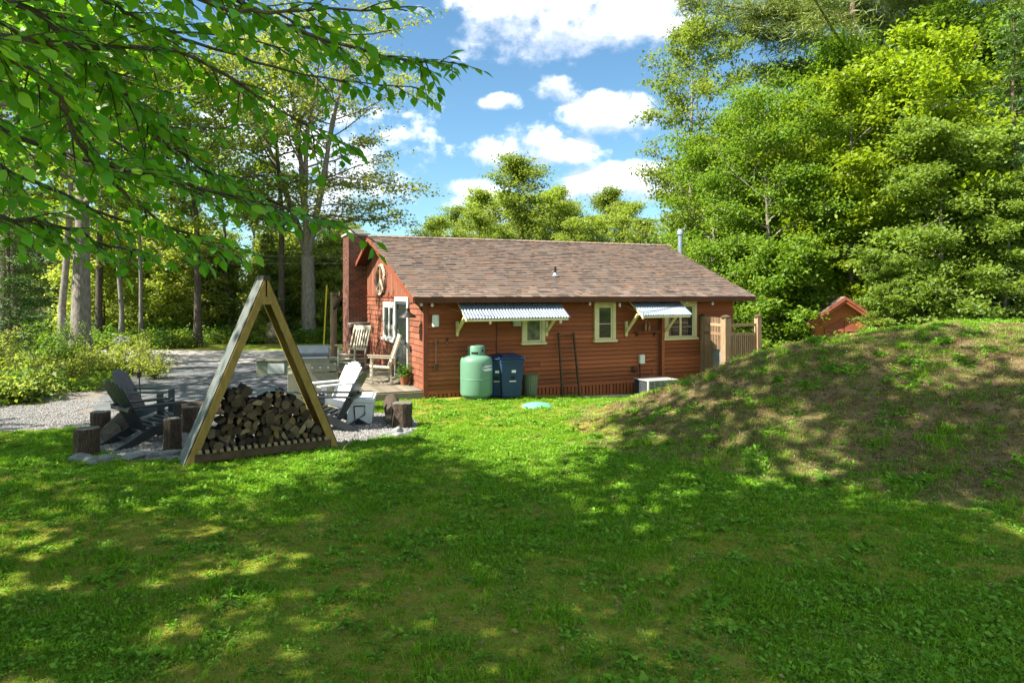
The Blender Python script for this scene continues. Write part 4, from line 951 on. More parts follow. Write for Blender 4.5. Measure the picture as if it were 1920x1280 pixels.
# cooler
co = empty('cooler', 'white hard cooler with a black rim handle on the gravel', 'cooler', (-2.95, 13.35, 0), math.radians(30))
mb = MB(); vs = []
for z, a, b in ((.02, .20, .36), (.38, .23, .40)): vs += [(-a, -b, z), (a, -b, z), (a, b, z), (-a, b, z)]
co.rotation_euler = (0, 0, math.radians(8)); co.scale = (1.12, 1.05, 1.15)
mb.add(vs, [(3, 2, 1, 0), (0, 1, 5, 4), (1, 2, 6, 5), (2, 3, 7, 6), (3, 0, 4, 7), (4, 5, 6, 7)]); mb.build('body', 'cooler_white', co, bevel=.02)
mb = MB(); mb.box(-.245, .245, -.42, .42, .382, .44); mb.box(-.2, .2, -.36, .36, .44, .46); mb.build('lid', 'cooler_white', co, bevel=.015)
mb = MB(); mb.tube([(-.09, -.405, .33), (.09, -.405, .33), (.09, -.40, .19), (-.07, -.39, .08), (-.09, -.395, .33)], .011, 6); mb.build('handle', 'black_plastic', co)
for y in (-.2, 0, .2): mb = MB(); mb.box(-.235, -.21, y-.035, y+.035, .08, .34); mb.build('rib', 'cooler_white', co)
# stumps and lying logs
def bark_cyl(r, h, seed, n=28, m=6):
    g = random.Random(seed); mb = MB(); vs = []; fs = []
    ph = [g.uniform(0, 6.28) for _ in range(8)]
    for j in range(m+1):
        z = h*j/m
        for k in range(n):
            t = 2*math.pi*k/n; q = r*(1+.05*math.sin(3*t+ph[0])+.03*math.sin(7*t+ph[1]+z*2)+g.uniform(-.035, .035)+.04*(1-j/m)**3)
            vs.append((q*math.cos(t), q*math.sin(t), z+(g.uniform(-.008, .008) if j == m else 0)))
    for j in range(m):
        for k in range(n): fs.append((j*n+k, j*n+(k+1) % n, (j+1)*n+(k+1) % n, (j+1)*n+k))
    mb.add(vs, fs, .5); mb.cur = 1; mb.add([vs[m*n+k] for k in range(n)], [tuple(range(n))], .4); mb.add([vs[k] for k in range(n)], [tuple(range(n-1, -1, -1))], .4)
    return mb
def stump(px, py_base, wpx, hpx, label, seed, dz=-.03):
    Y = yd(py_base); r = wpx/2/F*Y; h = hpx/F*Y*.97; mb = bark_cyl(r, h, seed); o = mb.build('log_stump', None, None, mats=['log_bark', 'stump_top']); tag(o, label, 'stump', 'upright log stumps round the seating circle'); o.location = at(px, Y+r, dz); return o
stump(162, 857, 42, 56, 'upright log stump at the far left end of the stone border', 1)
stump(188, 815, 34, 45, 'upright log stump standing behind the lying log at the left', 2)
stump(323, 846, 31, 64, 'upright log stump between the charcoal chair and the firewood rack', 3)
stump(356, 812, 26, 52, 'upright log stump half hidden behind the left leg of the rack', 4)
stump(754, 805, 39, 52, 'upright log stump at the right end of the seating circle on the lawn edge', 5)
def lying(p, q, r, label, seed):
    p = Vector(p); q = Vector(q); mb = bark_cyl(r, (q-p).length, seed); o = mb.build('lying_log', None, None, mats=['log_bark', 'stump_top']); tag(o, label, 'log', 'logs lying as benches'); o.location = p; o.rotation_euler = (q-p).to_track_quat('Z', 'Y').to_euler(); return o
lying((-6.75, 11.5, .16), (-7.35, 13.0, .16), .16, 'thick log lying at the left end of the seating circle between two stumps', 11)
lying((-2.22, 12.95, .17), (-2.6, 14.7, .17), .17, 'thick log lying beside the white cooler at the right end', 12)
lying((-6.95, 14.15, .14), (-5.6, 14.2, .14), .13, 'thinner log lying behind the garden chairs', 13)
# border stones
stones = [(150, 866, 40, 20, 'rounded blue-grey border stone in front of the left stump', 0), (178, 868, 34, 12, 'small pale border stone right of the rounded stone', .2), (172, 874, 22, 8, 'tiny whitish stone at the lawn edge', .1), (206, 866, 42, 13, 'flat grey border stone, third from the left stump', 0), (248, 862, 46, 12, 'long slanting flat grey border stone', .3), (286, 858, 36, 10, 'brownish flat border stone in the middle of the row', .1), (318, 856, 38, 10, 'pale flat border stone next to the rack foot', 0),
          (746, 815, 20, 16, 'peaked brown stone in front of the right stump', 0), (748, 820, 26, 8, 'small whitish stone at the right end of the gravel', 0), (768, 816, 22, 8, 'flat stone on the lawn at the right end', .2), (728, 816, 20, 5, 'thin flat stone at the edge of the gravel near the cooler', 0)]
def rock(name, w, h, d, mat, seed, sub=3):
    bm_ = __import__('bmesh').new(); __import__('bmesh').ops.create_icosphere(bm_, subdivisions=sub, radius=1); me = bpy.data.meshes.new(name); bm_.to_mesh(me); bm_.free()
    g = random.Random(seed)
    planes = [(Vector((g.gauss(0, 1), g.gauss(0, 1), g.gauss(0, .8))).normalized(), g.uniform(.55, .85)) for _ in range(11)]
    for v_ in me.vertices:
        for n_, dd in planes:
            k = v_.co.dot(n_)-dd
            if k > 0: v_.co -= n_*k*.9
    noise_mesh(me, .12, 1.3, seed); me.transform(Matrix.Diagonal((w, d, h, 1))); return link(name, me, None, mat)
for i, (px, py, w, h, lab, rz) in enumerate(stones):
    Y = yd(py); o = rock('border_stone', w/2/F*Y*1.25, max(.045, h/2/F*Y*1.5), w/2/F*Y*.9, 'stone', 30+i); o.location = at(px, Y+.1, .02); o.rotation_euler = (0, R.uniform(-.1, .1), rz+R.uniform(-.3, .3)); tag(o, lab, 'stone', 'stones bordering the gravel circle')
# torch
tp = at(265, 14.9, 0); mb = MB(); mb.tube([tp, tp+Vector((-.05, 0, .72))], .012, 6); 
tor = empty('garden_torch', 'thin black garden torch standing behind the blue-grey chair', 'torch', tp); mb = MB(); mb.tube([(0, 0, 0), (-.05, 0, .68)], .014, 6); mb.build('pole', 'black_metal', tor); mb = MB(); mb.lathe([(.02, .66), (.045, .70), (.05, .80), (.02, .83), (.008, .90)], 12, cx=-.05); mb.build('burner', 'black_metal', tor)
# grill
GS_ = .88
gr = empty('barbecue_grill', 'large olive gas grill with a dark rounded lid beyond the white chair', 'grill', (-4.55, 15.6, 0), math.radians(14))
mb = MB(); mb.box(-.62, .62, -.3, .3, .05, .78); mb.build('cabinet', 'grill_olive', gr, bevel=.01)
mb = MB(); mb.box(-.02, .60, -.34, -.302, .82, 1.0); mb.build('control_panel', 'grill_olive', gr, bevel=.01)
mb = MB(); mb.box(-.42, .42, -.3, .3, .782, 1.14); mb.build('firebox', 'grill_olive', gr, bevel=.01)
mb = MB(); mb.poly([(-.42, -.32, 1.145), (-.42, -.32, 1.26), (-.42, -.22, 1.38), (-.42, -.02, 1.43), (-.42, .2, 1.36), (-.42, .3, 1.145)], (.84, 0, 0)); mb.build('lid', 'grill_lid', gr, bevel=.02)
mb = MB(); mb.beam((-.38, -.36, 1.15), (.38, -.36, 1.15), .03, .03); mb.build('handle', 'galvanised', gr)
for s in (-1, 1): mb = MB(); mb.box(s*.62-(.2 if s > 0 else 0), s*.62+(.0 if s > 0 else .2), -.28, .28, .88, .92); mb.build('side_shelf', 'grill_olive', gr)
for x in (.1, .3, .5): mb = MB(); mb.tube([(x-.1, -.345, .91), (x-.1, -.37, .91)], .025, 10); mb.build('knob', 'galvanised', gr)
gr.scale = (.86, .9, .93)
# long pale low box behind the grill
bx = empty('low_box_bench', 'long low pale greenish box bench behind the grill near the driveway', 'bench', (-6.1, 21.3, 0), math.radians(3))
mb = MB(); mb.box(-1.75, 1.5, -.3, .3, 0, .42); mb.build('body', 'bench_pale', bx, bevel=.01); mb = MB(); mb.box(-1.8, 1.55, -.35, .35, .422, .47); mb.build('top', 'grill_olive', bx, bevel=.01)
mb = MB(); mb.box(-1.4, -.9, -.33, -.302, .05, .38); mb.build('end_panel', 'grey_box', bx)

# ------------------------------------------------------------------ vegetation
def skeleton(seed, H, base, rad, r0, limbs, shape='round', lean=(0, 0), sub=5, upness=.5, droop=0., forks=1, spread=1.):
    """returns list of (points, radii) branches and array of twig points with weights"""
    g = np.random.default_rng(seed); br = []; tw = []; tdir = []
    def path(p, d, L_, n, wob_, grav):
        pts = [p.copy()]; d = d/np.linalg.norm(d)
        for _ in range(n):
            d = d+g.normal(0, wob_, 3); d[2] += grav; d /= np.linalg.norm(d); p = p+d*L_/n; pts.append(p.copy())
        return np.array(pts)
    stems = []
    if forks == 1:
        tr = path(np.zeros(3), np.array([lean[0], lean[1], 1.]), H*.97, 9, .035, .01); stems.append((tr, r0))
        br.append((tr, np.linspace(r0, r0*.12, len(tr)), 9))
        br[-1][1][0] = r0*1.35
    else:
        tr = path(np.zeros(3), np.array([lean[0], lean[1], 1.]), base, 5, .03, .0); rr_ = np.linspace(r0, r0*.8, len(tr)); rr_[0] = r0*1.3; br.append((tr, rr_, 10))
        for k in range(forks):
            a = 2*math.pi*k/forks+g.uniform(-.4, .4); t_ = g.uniform(.18, .42)*spread
            s = path(tr[-1], np.array([math.cos(a)*t_, math.sin(a)*t_, 1.]), (H-base)*g.uniform(.75, 1.), 8, .07, .03); stems.append((s, r0*.5)); br.append((s, np.linspace(r0*.5, r0*.06, len(s)), 7))
    for si, (tr, rb) in enumerate(stems):
        nl = max(3, int(limbs/len(stems)))
        for k in range(nl):
            t = (k+g.uniform(.1, .9))/nl
            zmin = base/H if forks == 1 else .08
            f = zmin+(1-zmin)*t*.97; fi = f*(len(tr)-1); i = min(int(fi), len(tr)-2); p = tr[i]*(1-(fi-i))+tr[i+1]*(fi-i)
            hrel = (p[2]-base)/(H-base+1e-6); hrel = min(max(hrel, 0), 1)
            if shape == 'round': q = math.sqrt(max(.05, 1-(2*hrel-.85)**2*.8))
            elif shape == 'cone': q = max(.08, 1-hrel)
            elif shape == 'vase': q = .55+.5*hrel if hrel < .8 else .9-(hrel-.8)*2.5
            else: q = 1-.5*hrel
            a = k*2.39996+g.uniform(-.5, .5)+si; L_ = rad*q*g.uniform(.7, 1.12)*(1 if forks == 1 else .62)
            upn = upness*(.4+hrel); d = np.array([math.cos(a), math.sin(a), upn]); lr = rb*.42*(1-hrel*.7)*min(1, L_/rad+.25)
            lb = path(p, d, L_, 6, .10, -droop); br.append((lb, np.linspace(lr, lr*.12+.004, len(lb)), 5))
            for j in range(sub):
                fj = g.uniform(.25, 1.); ij = min(int(fj*6), 5); pj = lb[ij]; dj = lb[min(ij+1, 6)]-lb[ij]; dj /= np.linalg.norm(dj)
                dj = dj+g.normal(0, .65, 3); dj[2] = dj[2]*.6+.05
                L2 = L_*g.uniform(.25, .5)*(1.2-fj*.5); sb_ = path(pj, dj, L2, 4, .14, -droop*.7); br.append((sb_, np.linspace(lr*.3+.003, .004, len(sb_)), 3))
                for q_ in range(1, 5): tw.append(sb_[q_]); tdir.append(sb_[q_]-sb_[q_-1])
            for q_ in (3, 4, 5, 6): tw.append(lb[q_]); tdir.append(lb[q_]-lb[q_-1])
    return br, np.array(tw), np.array(tdir)
def wood_mesh(br, minr=0.):
    V = []; Q = []; n0 = 0
    for pts, rr_, n in br:
        if rr_[0] < minr: continue
        d = np.gradient(pts, axis=0); d /= np.linalg.norm(d, axis=1)[:, None]+1e-9
        ref = np.array([0, 0, 1.]) if abs(d[0][2]) < .8 else np.array([1., 0, 0]); s = np.cross(d, ref); s /= np.linalg.norm(s, axis=1)[:, None]+1e-9; u_ = np.cross(s, d)
        t = np.arange(n)*2*math.pi/n; ring = pts[:, None, :]+rr_[:, None, None]*(np.cos(t)[None, :, None]*s[:, None, :]+np.sin(t)[None, :, None]*u_[:, None, :])
        m = len(pts); V.append(ring.reshape(-1, 3)); i = np.arange(m*n).reshape(m, n)+n0; j = np.roll(i, -1, axis=1)
        Q.append(np.stack([i[:-1], j[:-1], j[1:], i[1:]], -1).reshape(-1, 4)); n0 += m*n
    me = np_mesh('trunk', np.concatenate(V), np.concatenate(Q), np.full(sum(len(q) for q in Q), .5)); me.polygons.foreach_set('use_smooth', [True]*len(me.polygons)); return me
def crown_mesh(tw, tdir, n, size, scat, seed, aspect=.6, up=.7, flat=.33):
    g = np.random.default_rng(seed+99); w = g.gamma(.6, 1., len(tw))+.04; w /= w.sum(); i = g.choice(len(tw), n, p=w)
    P = tw[i]+g.normal(0, 1, (n, 3))*np.array([scat, scat, scat*flat])
    nrm = g.normal(size=(n, 3)); nrm[:, 2] = np.abs(nrm[:, 2])*.8+up; nrm /= np.linalg.norm(nrm, axis=1)[:, None]
    V, Q, a = leaf_arrays(P, nrm, g, size, aspect, .22); cl = g.random(len(tw)); a = np.clip(a*.55+cl[i]*.45, 0, 1)
    return np_mesh('crown', V, Q, a)
def conifer(seed, H, rad, base, r0, nwh=26, per=7, pine=False, n_needle=15000, size=.22):
    g = np.random.default_rng(seed); br = []; P = []; AX = []
    tr = np.array([[g.normal(0, .03), g.normal(0, .03), H*i/8] for i in range(9)]); br.append((tr, np.linspace(r0, .02, 9), 8))
    for k in range(nwh):
        f = (k+.5)/nwh; z = base+(H-base)*f
        for j in range(per if not pine else 4):
            a = g.uniform(0, 6.28); L_ = rad*((1-f)**.8 if not pine else (1-f*.55))*g.uniform(.6, 1.1)+.15; dz_ = -.16 if not pine else .12
            n = 6; pts = np.array([[math.cos(a)*L_*i/n, math.sin(a)*L_*i/n, z+L_*(dz_*i/n+(.16 if not pine else .05)*(i/n)**2)] for i in range(n+1)]); br.append((pts, np.linspace(.012*L_+.006, .004, n+1), 4))
            m = max(4, int(L_*10)); t = g.uniform(.2, 1, m); idx = t*n; i0 = np.minimum(idx.astype(int), n-1); fr_ = (idx-i0)[:, None]
            c = pts[i0]*(1-fr_)+pts[i0+1]*fr_; side = np.array([-math.sin(a), math.cos(a), 0.]); dirv = np.array([math.cos(a), math.sin(a), 0.])
            s = g.choice([-1, 1], m)[:, None]; ln = (g.uniform(.15, .5, m)*(1.15-t)*L_*.55+.08)[:, None]
            tip = c+(side*s*.85+dirv*.55)*ln; tip[:, 2] += g.normal(-.03, .04, m)
            for q_ in np.linspace(.15, 1, 5): P.append(c+(tip-c)*q_); AX.append((tip-c)/ (np.linalg.norm(tip-c, axis=1)[:, None]+1e-6))
    P = np.concatenate(P); AX = np.concatenate(AX); i = g.choice(len(P), n_needle); P = P[i]+g.normal(0, .06 if not pine else .14, (n_needle, 3)); AX = AX[i]+g.normal(0, .5 if not pine else .9, (n_needle, 3))
    if pine: AX[:, 2] += .3
    nrm = g.normal(size=(n_needle, 3)); nrm[:, 2] = abs(nrm[:, 2])+.6; nrm /= np.linalg.norm(nrm, axis=1)[:, None]
    V, Q, a = leaf_arrays(P, nrm, g, size, .2 if not pine else .10, .1, AX)
    return wood_mesh(br), np_mesh('crown', V, Q, a)
material('leaf_feather', (0, 0, 0), attr=[(.15, .23, .04), (.24, .32, .06), (.30, .37, .085)], **LEAF)
KIND = {}
def deci(key, bark, leaf, n, size, scat, **k):
    br, tw, td = skeleton(**k); w = wood_mesh(br, k.pop('minr', 0)); c = crown_mesh(tw, td, n, size, scat, k['seed'])
    w.materials.append(MATS[bark]); c.materials.append(MATS[leaf]); KIND[key] = (w, c)
deci('maple', 'bark_grey', 'leaf_maple', 32000, .165, .40, seed=3, H=12, base=1.6, rad=4.2, r0=.17, limbs=34, sub=6, upness=.55)
deci('maple2', 'bark_grey', 'leaf_maple', 28000, .165, .40, seed=14, H=11, base=1.0, rad=3.6, r0=.15, limbs=34, sub=6, upness=.75)
deci('yellow', 'bark_grey', 'leaf_yellow', 23000, .20, .34, seed=5, H=11, base=1.5, rad=3.6, r0=.15, limbs=30, sub=6, upness=.35, droop=.02)
deci('birch', 'bark_pale', 'leaf_birch', 22000, .15, .28, seed=7, H=13, base=1.8, rad=3.2, r0=.14, limbs=34, sub=6, upness=1.0, shape='round')
deci('airy', 'bark_grey', 'leaf_airy', 21000, .17, .30, seed=9, H=16.5, base=4.2, rad=9.5, r0=.36, limbs=56, sub=6, upness=.45, forks=5, spread=1.25, shape='round')
deci('beech', 'bark_pale', 'leaf_beech', 32000, .14, .26, seed=21, H=7.5, base=.35, rad=2.9, r0=.09, limbs=40, sub=6, upness=.35, droop=.03, shape='low')
deci('slim', 'bark_pale', 'leaf_maple', 5000, .20, .40, seed=23, H=14, base=6.0, rad=2.6, r0=.11, limbs=16, sub=5, upness=.6)
deci('slim2', 'bark_dark', 'leaf_birch', 5000, .20, .40, seed=29, H=13, base=5.0, rad=2.8, r0=.16, limbs=16, sub=5, upness=.5)
deci('under', 'bark_dark', 'leaf_bush', 11000, .17, .28, seed=31, H=4.6, base=.3, rad=2.1, r0=.05, limbs=26, sub=5, upness=.5, shape='low')
deci('under2', 'bark_dark', 'leaf_maple', 13000, .16, .26, seed=32, H=4.6, base=.3, rad=2.1, r0=.05, limbs=26, sub=5, upness=.5, shape='low')
deci('feather', 'bark_pale', 'leaf_feather', 17000, .16, .30, seed=51, H=10, base=.8, rad=2.7, r0=.10, limbs=34, sub=5, upness=1.5)
deci('feather2', 'bark_pale', 'leaf_feather', 15000, .16, .30, seed=52, H=9, base=.8, rad=2.9, r0=.10, limbs=30, sub=5, upness=1.2)
deci('big', 'bark_grey', 'leaf_maple', 6000, .22, .45, seed=33, H=13, base=5.2, rad=4.2, r0=.33, limbs=18, sub=5, upness=.45)
deci('shade', 'bark_grey', 'leaf_near', 5400, .26, .42, seed=37, H=12.5, base=5.8, rad=4.0, r0=.22, limbs=24, sub=6, upness=.3)
w, c = conifer(41, 13, 2.9, .6, .17, n_needle=26000, size=.20); w.materials.append(MATS['bark_pine']); c.materials.append(MATS['needle_spruce']); KIND['spruce'] = (w, c)
w, c = conifer(43, 6.5, 1.7, .2, .08, nwh=20, n_needle=15000, size=.16); w.materials.append(MATS['bark_pine']); c.materials.append(MATS['needle_spruce']); KIND['small_spruce'] = (w, c)
w, c = conifer(47, 18, 6.6, 9.6, .26, nwh=10, pine=True, n_needle=68000, size=.33); w.materials.append(MATS['bark_pine']); c.materials.append(MATS['needle_pine']); KIND['pine'] = (w, c)
NAMES = {'maple': 'maple_tree', 'maple2': 'maple_tree', 'yellow': 'maple_tree', 'birch': 'birch_tree', 'airy': 'maple_tree', 'beech': 'beech_tree', 'slim': 'slim_tree', 'slim2': 'slim_tree', 'under': 'sapling', 'under2': 'sapling', 'feather': 'birch_tree', 'feather2': 'birch_tree', 'big': 'broadleaf_tree', 'shade': 'broadleaf_tree', 'spruce': 'spruce_tree', 'small_spruce': 'spruce_tree', 'pine': 'pine_tree'}
def tree(key, x, y, s, label, group=None, rz=None, sz=None, cat='tree', tilt=(0, 0)):
    t = empty(NAMES[key], label, cat, (x, y, gz(x, y)-.08), R.uniform(0, 6.28) if rz is None else rz, group); t.scale = (s, s, sz or s); t.rotation_euler = (tilt[0], tilt[1], t.rotation_euler[2])
    link('trunk', KIND[key][0], t); link('crown', KIND[key][1], t); return t
def tp_(px, Y): return (px-CX)/F*Y, Y
GLW = 'trees in the woods left of the driveway'; GR = 'trees on the right behind the mound'; GB = 'trees behind the cabin'
# left wood: trunks one can pick out
left = [('big', 152, 23.2, 1.05, 'broad grey-barked tree leaning slightly, standing in the shrubs by the driveway', 1.0),
 ('slim', 118, 29.5, 1.5, 'straight pale trunk just left of the broad leaning tree', 1.3), ('slim2', 28, 30, 1.3, 'reddish-grey trunk near the left edge of the woods', 1.3),
 ('slim2', 185, 34, 1.2, 'dark trunk just right of the broad leaning tree', 1.2), ('slim', 228, 33, 1.15, 'pale trunk rising behind the grey boulder', 1.1),
 ('slim', 265, 33.5, 1.0, 'thin pale crooked trunk right of the grey boulder', 1.1), ('slim2', 371, 32, 1.15, 'dark straight trunk at the road edge, with low leafy boughs', 1.1), ('slim', 430, 38, 1.2, 'grey trunk seen through the left beam of the rack', 1.1),
 ('slim2', 527, 35, 1.2, 'grey trunk showing through the open top of the A-frame rack', 1.2), ('slim2', 8, 25, 1.2, 'dark thick trunk at the very left edge', 1.2), ('slim', 320, 42, 1.2, 'thin trunk far back in the left woods beyond the pale shrub', 1.2), ('slim', 480, 45, 1.2, 'thin trunk far back behind the rack apex', 1.1)]
for k, px, Y, s, lab, sz in left: x, y = tp_(px, Y); tree(k, x, y, s, lab, GLW, sz=sz)
x, y = tp_(580, 35.5); tree('airy', x, y, 1.08, 'large many-stemmed maple with a thin airy crown behind the chimney', rz=.6)
mid = [('feather', 20, 44, 1.1), ('feather2', 110, 46, 1.0), ('birch', 240, 44, .72), ('feather', 330, 40, .68), ('feather2', 420, 47, .72), ('feather', 505, 43, .6), ('birch', 610, 46, .6), ('feather2', 700, 48, .62), ('feather', 760, 50, .62)]
for i, (k, px, Y, s) in enumerate(mid):
    x, y = tp_(px, Y); tree(k, x, y, s, ['leafy green tree far back at the left edge of the woods', 'leafy green tree far back above the leaning trunk', 'pale leafy birch far back between the thin pale trunks', 'leafy green tree beyond the pale shrub and road', 'leafy green tree far back left of the rack apex', 'low leafy tree framed inside the rack apex', 'pale leafy birch far back, left of the chimney', 'low leafy tree beyond the chimney', 'low leafy tree just over the left end of the ridge'][i], GLW)
und = [(-15.5, 21, 'small_spruce', .95, 'dark spruce at the left edge above the bright bushes'), (-13.6, 37.5, 'under', .9, 'leafy sapling at the road edge behind the leaning tree'), (-16.5, 38, 'under', 1.1, 'leafy sapling between the pale trunks across the road'),
       (-11.4, 39, 'under', 1.05, 'leafy sapling across the road behind the pale shrub'), (-21.5, 36, 'under', 1.3, 'leafy sapling at the left, across the road'), (-13.2, 37, 'small_spruce', .9, 'small spruce across the road between two pale trunks'), (-9.4, 38, 'under', .8, 'low leafy sapling across the road seen left of the rack'), (-10.3, 36.2, 'under', .6, 'small sapling at the far road edge inside the rack opening'),
       (-7.0, 39, 'under', 1.05, 'leafy sapling behind the grill across the road'), (-17, 39, 'under', 1.3, 'tall sapling deep in the left woods'), (-11.5, 41, 'under', 1.3, 'tall sapling deep in the woods behind the crooked trunk'), (-8, 42, 'under', 1.2, 'tall sapling deep in the woods behind the rack'),
       (-19.5, 41, 'under', 1.5, 'pale leafy sapling deep in the woods at the far left'), (-14.2, 42, 'under', 1.4, 'pale leafy sapling deep behind the twin thin trunks'), (-24, 42, 'under', 1.6, 'pale leafy sapling deepest at the left edge'), (-5.2, 43, 'under', 1.3, 'pale leafy sapling deep behind the grill'), (-12.6, 34.5, 'under', .5, 'low bright sapling at the road edge right of the crooked trunk')]
for x, y, k, s, lab in und: tree(k, x, y, s, lab, 'understorey trees across the road')
# behind the roof
back = [(895, 46, 'feather2', .66), (985, 45, 'feather', .88), (1062, 48, 'feather2', .72), (1135, 44, 'spruce', .34), (1180, 47, 'feather2', .70), (935, 40, 'feather', .50), (1025, 50, 'feather', .76), (1108, 50, 'feather', .62), (860, 52, 'feather2', .72), (1215, 44, 'feather', .56), (820, 44, 'feather2', .60), (915, 52, 'feather', .78), (1085, 42, 'feather2', .58), (1150, 52, 'feather', .78), (960, 53, 'feather2', .82), (1045, 54, 'feather', .80)]
bl = ['rounded light green tree above the left part of the roof', 'tall thin-topped birch rising highest over the middle of the roof', 'green tree over the roof right of the tall birch', 'olive-brown conifer poking over the roof', 'bright green tree over the right part of the ridge', 'low bushy tree below the tall birch, on its left', 'thin birch close to the right of the tallest one', 'green tree between the olive conifer and the birches', 'green tree beside the airy maple, above the roof', 'bright green tree next to the flue pipe', 'dark green low tree under the airy maple, over the roof', 'pale feathery birch left of the tallest one, farther back', 'pale low tree just left of the olive conifer', 'pale feathery birch right of the olive conifer, farther back', 'pale tree filling the gap directly left of the tallest birch', 'pale birch filling the gap right of the tallest birch']
for (px, Y, k, s), lab in zip(back, bl): x, y = tp_(px, Y); tree(k, x, y, s*1.32, lab, GB)
# right wall of trees
right = [(1285, 33, 'birch', .98, 1.22, 'tall fine-leaved birch at the left end of the right-hand trees'), (1345, 30, 'maple2', .8, .85, 'leafy maple right behind the flue pipe'), (1400, 33, 'yellow', 1.0, 1.05, 'yellow-green maple rising above the end of the roof'), (1455, 28, 'maple', .78, .85, 'green maple above the slatted enclosure'),
 (1530, 32, 'maple2', 1.1, 1.2, 'deep green maple between the roof end and the shed'), (1600, 27, 'yellow', .95, 1.0, 'bright yellow-green maple above the shed'), (1560, 38, 'maple', 1.15, 1.3, 'tall dark green maple far behind the shed'), (1700, 33, 'maple', 1.2, 1.25, 'tall green maple at the back of the right-hand trees'),
 (1735, 26, 'yellow', 1.0, 1.05, 'bright yellow-green maple high above the beech'), (1765, 23.4, 'beech', 1.0, 1.0, 'pale green low-branched beech right of the shed'), (1800, 24.5, 'beech', 1.15, 1.05, 'large pale beech filling the middle of the right side'), (1900, 24, 'spruce', .85, .9, 'dark spruce at the right edge'), (1985, 27, 'spruce', 1.05, 1.1, 'taller spruce just past the right edge'),
 (1870, 31, 'maple2', 1.2, 1.3, 'green maple behind the spruce at the right edge'), (1880, 22.5, 'beech', .72, .72, 'small beech at the right edge, over the mound top'), (1500, 25.5, 'under2', .9, .9, 'leafy sapling just left of the shed'), (1445, 25.2, 'under2', .95, .95, 'leafy sapling behind the slatted enclosure'), (1395, 29, 'under2', 1.0, 1.0, 'leafy sapling behind the right end of the cabin'), (1672, 23.4, 'beech', .42, .42, 'young beech whose boughs overhang the shed roof'),
 (1330, 40, 'maple', .95, 1.0, 'green maple far behind the end of the roof'), (1450, 42, 'maple2', 1.2, 1.25, 'tall green maple far behind the yellow-green one'), (1800, 40, 'maple', 1.4, 1.5, 'very tall maple at the back right')]
for px, Y, k, s, sz, lab in right: x, y = tp_(px, Y); tree(k, x, y, s, lab, GR, sz=sz)
x, y = tp_(1600, 34); tree('pine', x, y, 1.32, 'tall pine sweeping long needled boughs over the right-hand maples', GR, rz=1.9)
x, y = tp_(1780, 36); tree('pine', x, y, 1.3, 'second pine with feathery boughs high behind the bright yellow-green maple over the beech', GR, rz=.4)
# shade trees around and behind the photographer (their crowns stand above and outside the frame)
GS = 'tall shade trees beside and behind the lawn'
shade = [(-10.2, 4.0, 1.0), (-5.7, 4.4, 1.3), (-4.6, 1.9, 1.4), (-15.5, 7.8, 1.0), (-8.0, .8, 1.1), (-13.8, 16.4, .95)]
for i, (x, y, s) in enumerate(shade): tree('shade', x, y, s, ['leafy shade tree left of the lawn beside the seating circle', 'tallest leafy shade tree left of the firewood rack', 'leafy shade tree closest to the overhanging beech', 'leafy shade tree left of the log stumps', 'leafy shade tree behind the overhanging beech', 'leafy shade tree at the left edge of the frame beside the bushes', 'leafy shade tree behind the left of the lawn', 'leafy shade tree behind the foot of the mound'][i], GS)

# far woodland as one mass, saplings and ground cover by scattering
def scatter(name, P, rotz, scl, idx, meshes, mat=None, kind='stuff', tilt=None, parent=None):
    """points carry their turn, size and choice; geometry nodes place the shared meshes on them"""
    me = bpy.data.meshes.new(name); me.vertices.add(len(P)); me.vertices.foreach_set('co', np.asarray(P, np.float32).ravel())
    rot = np.zeros((len(P), 3), np.float32); rot[:, 2] = rotz
    if tilt is not None: rot[:, :2] = tilt
    a = me.attributes.new('rot', 'FLOAT_VECTOR', 'POINT'); a.data.foreach_set('vector', rot.ravel())
    a = me.attributes.new('scl', 'FLOAT', 'POINT'); a.data.foreach_set('value', np.asarray(scl, np.float32))
    a = me.attributes.new('idx', 'INT', 'POINT'); a.data.foreach_set('value', np.asarray(idx, np.int32))
    o = link(name, me, parent)
    ng = bpy.data.node_groups.new(name, 'GeometryNodeTree'); ng.interface.new_socket('Geometry', in_out='INPUT', socket_type='NodeSocketGeometry'); ng.interface.new_socket('Geometry', in_out='OUTPUT', socket_type='NodeSocketGeometry')
    N = ng.nodes; L = ng.links; gi = N.new('NodeGroupInput'); go = N.new('NodeGroupOutput')
    jn = N.new('GeometryNodeJoinGeometry')
    def named(n, t):
        q = N.new('GeometryNodeInputNamedAttribute'); q.data_type = t; q.inputs['Name'].default_value = n; return q.outputs['Attribute']
    for k, src in enumerate(meshes):
        so = bpy.data.objects.new(name+'_source', src)
        oi = N.new('GeometryNodeObjectInfo'); oi.inputs['Object'].default_value = so; oi.inputs['As Instance'].default_value = True
        ip = N.new('GeometryNodeInstanceOnPoints'); L.new(gi.outputs[0], ip.inputs['Points']); L.new(oi.outputs['Geometry'], ip.inputs['Instance'])
        cmp_ = N.new('FunctionNodeCompare'); cmp_.data_type = 'INT'; cmp_.operation = 'EQUAL'; L.new(named('idx', 'INT'), cmp_.inputs[2]); cmp_.inputs[3].default_value = k
        L.new(cmp_.outputs[0], ip.inputs['Selection'])
        er = N.new('FunctionNodeEulerToRotation'); L.new(named('rot', 'FLOAT_VECTOR'), er.inputs[0]); L.new(er.outputs[0], ip.inputs['Rotation'])
        L.new(named('scl', 'FLOAT'), ip.inputs['Scale']); L.new(ip.outputs[0], jn.inputs[0])
    L.new(jn.outputs[0], go.inputs[0])
    md = o.modifiers.new('scatter', 'NODES'); md.node_group = ng
    return tag(o, kind=kind) if parent is None else o
g = np.random.default_rng(77)
PP = []; SS = []
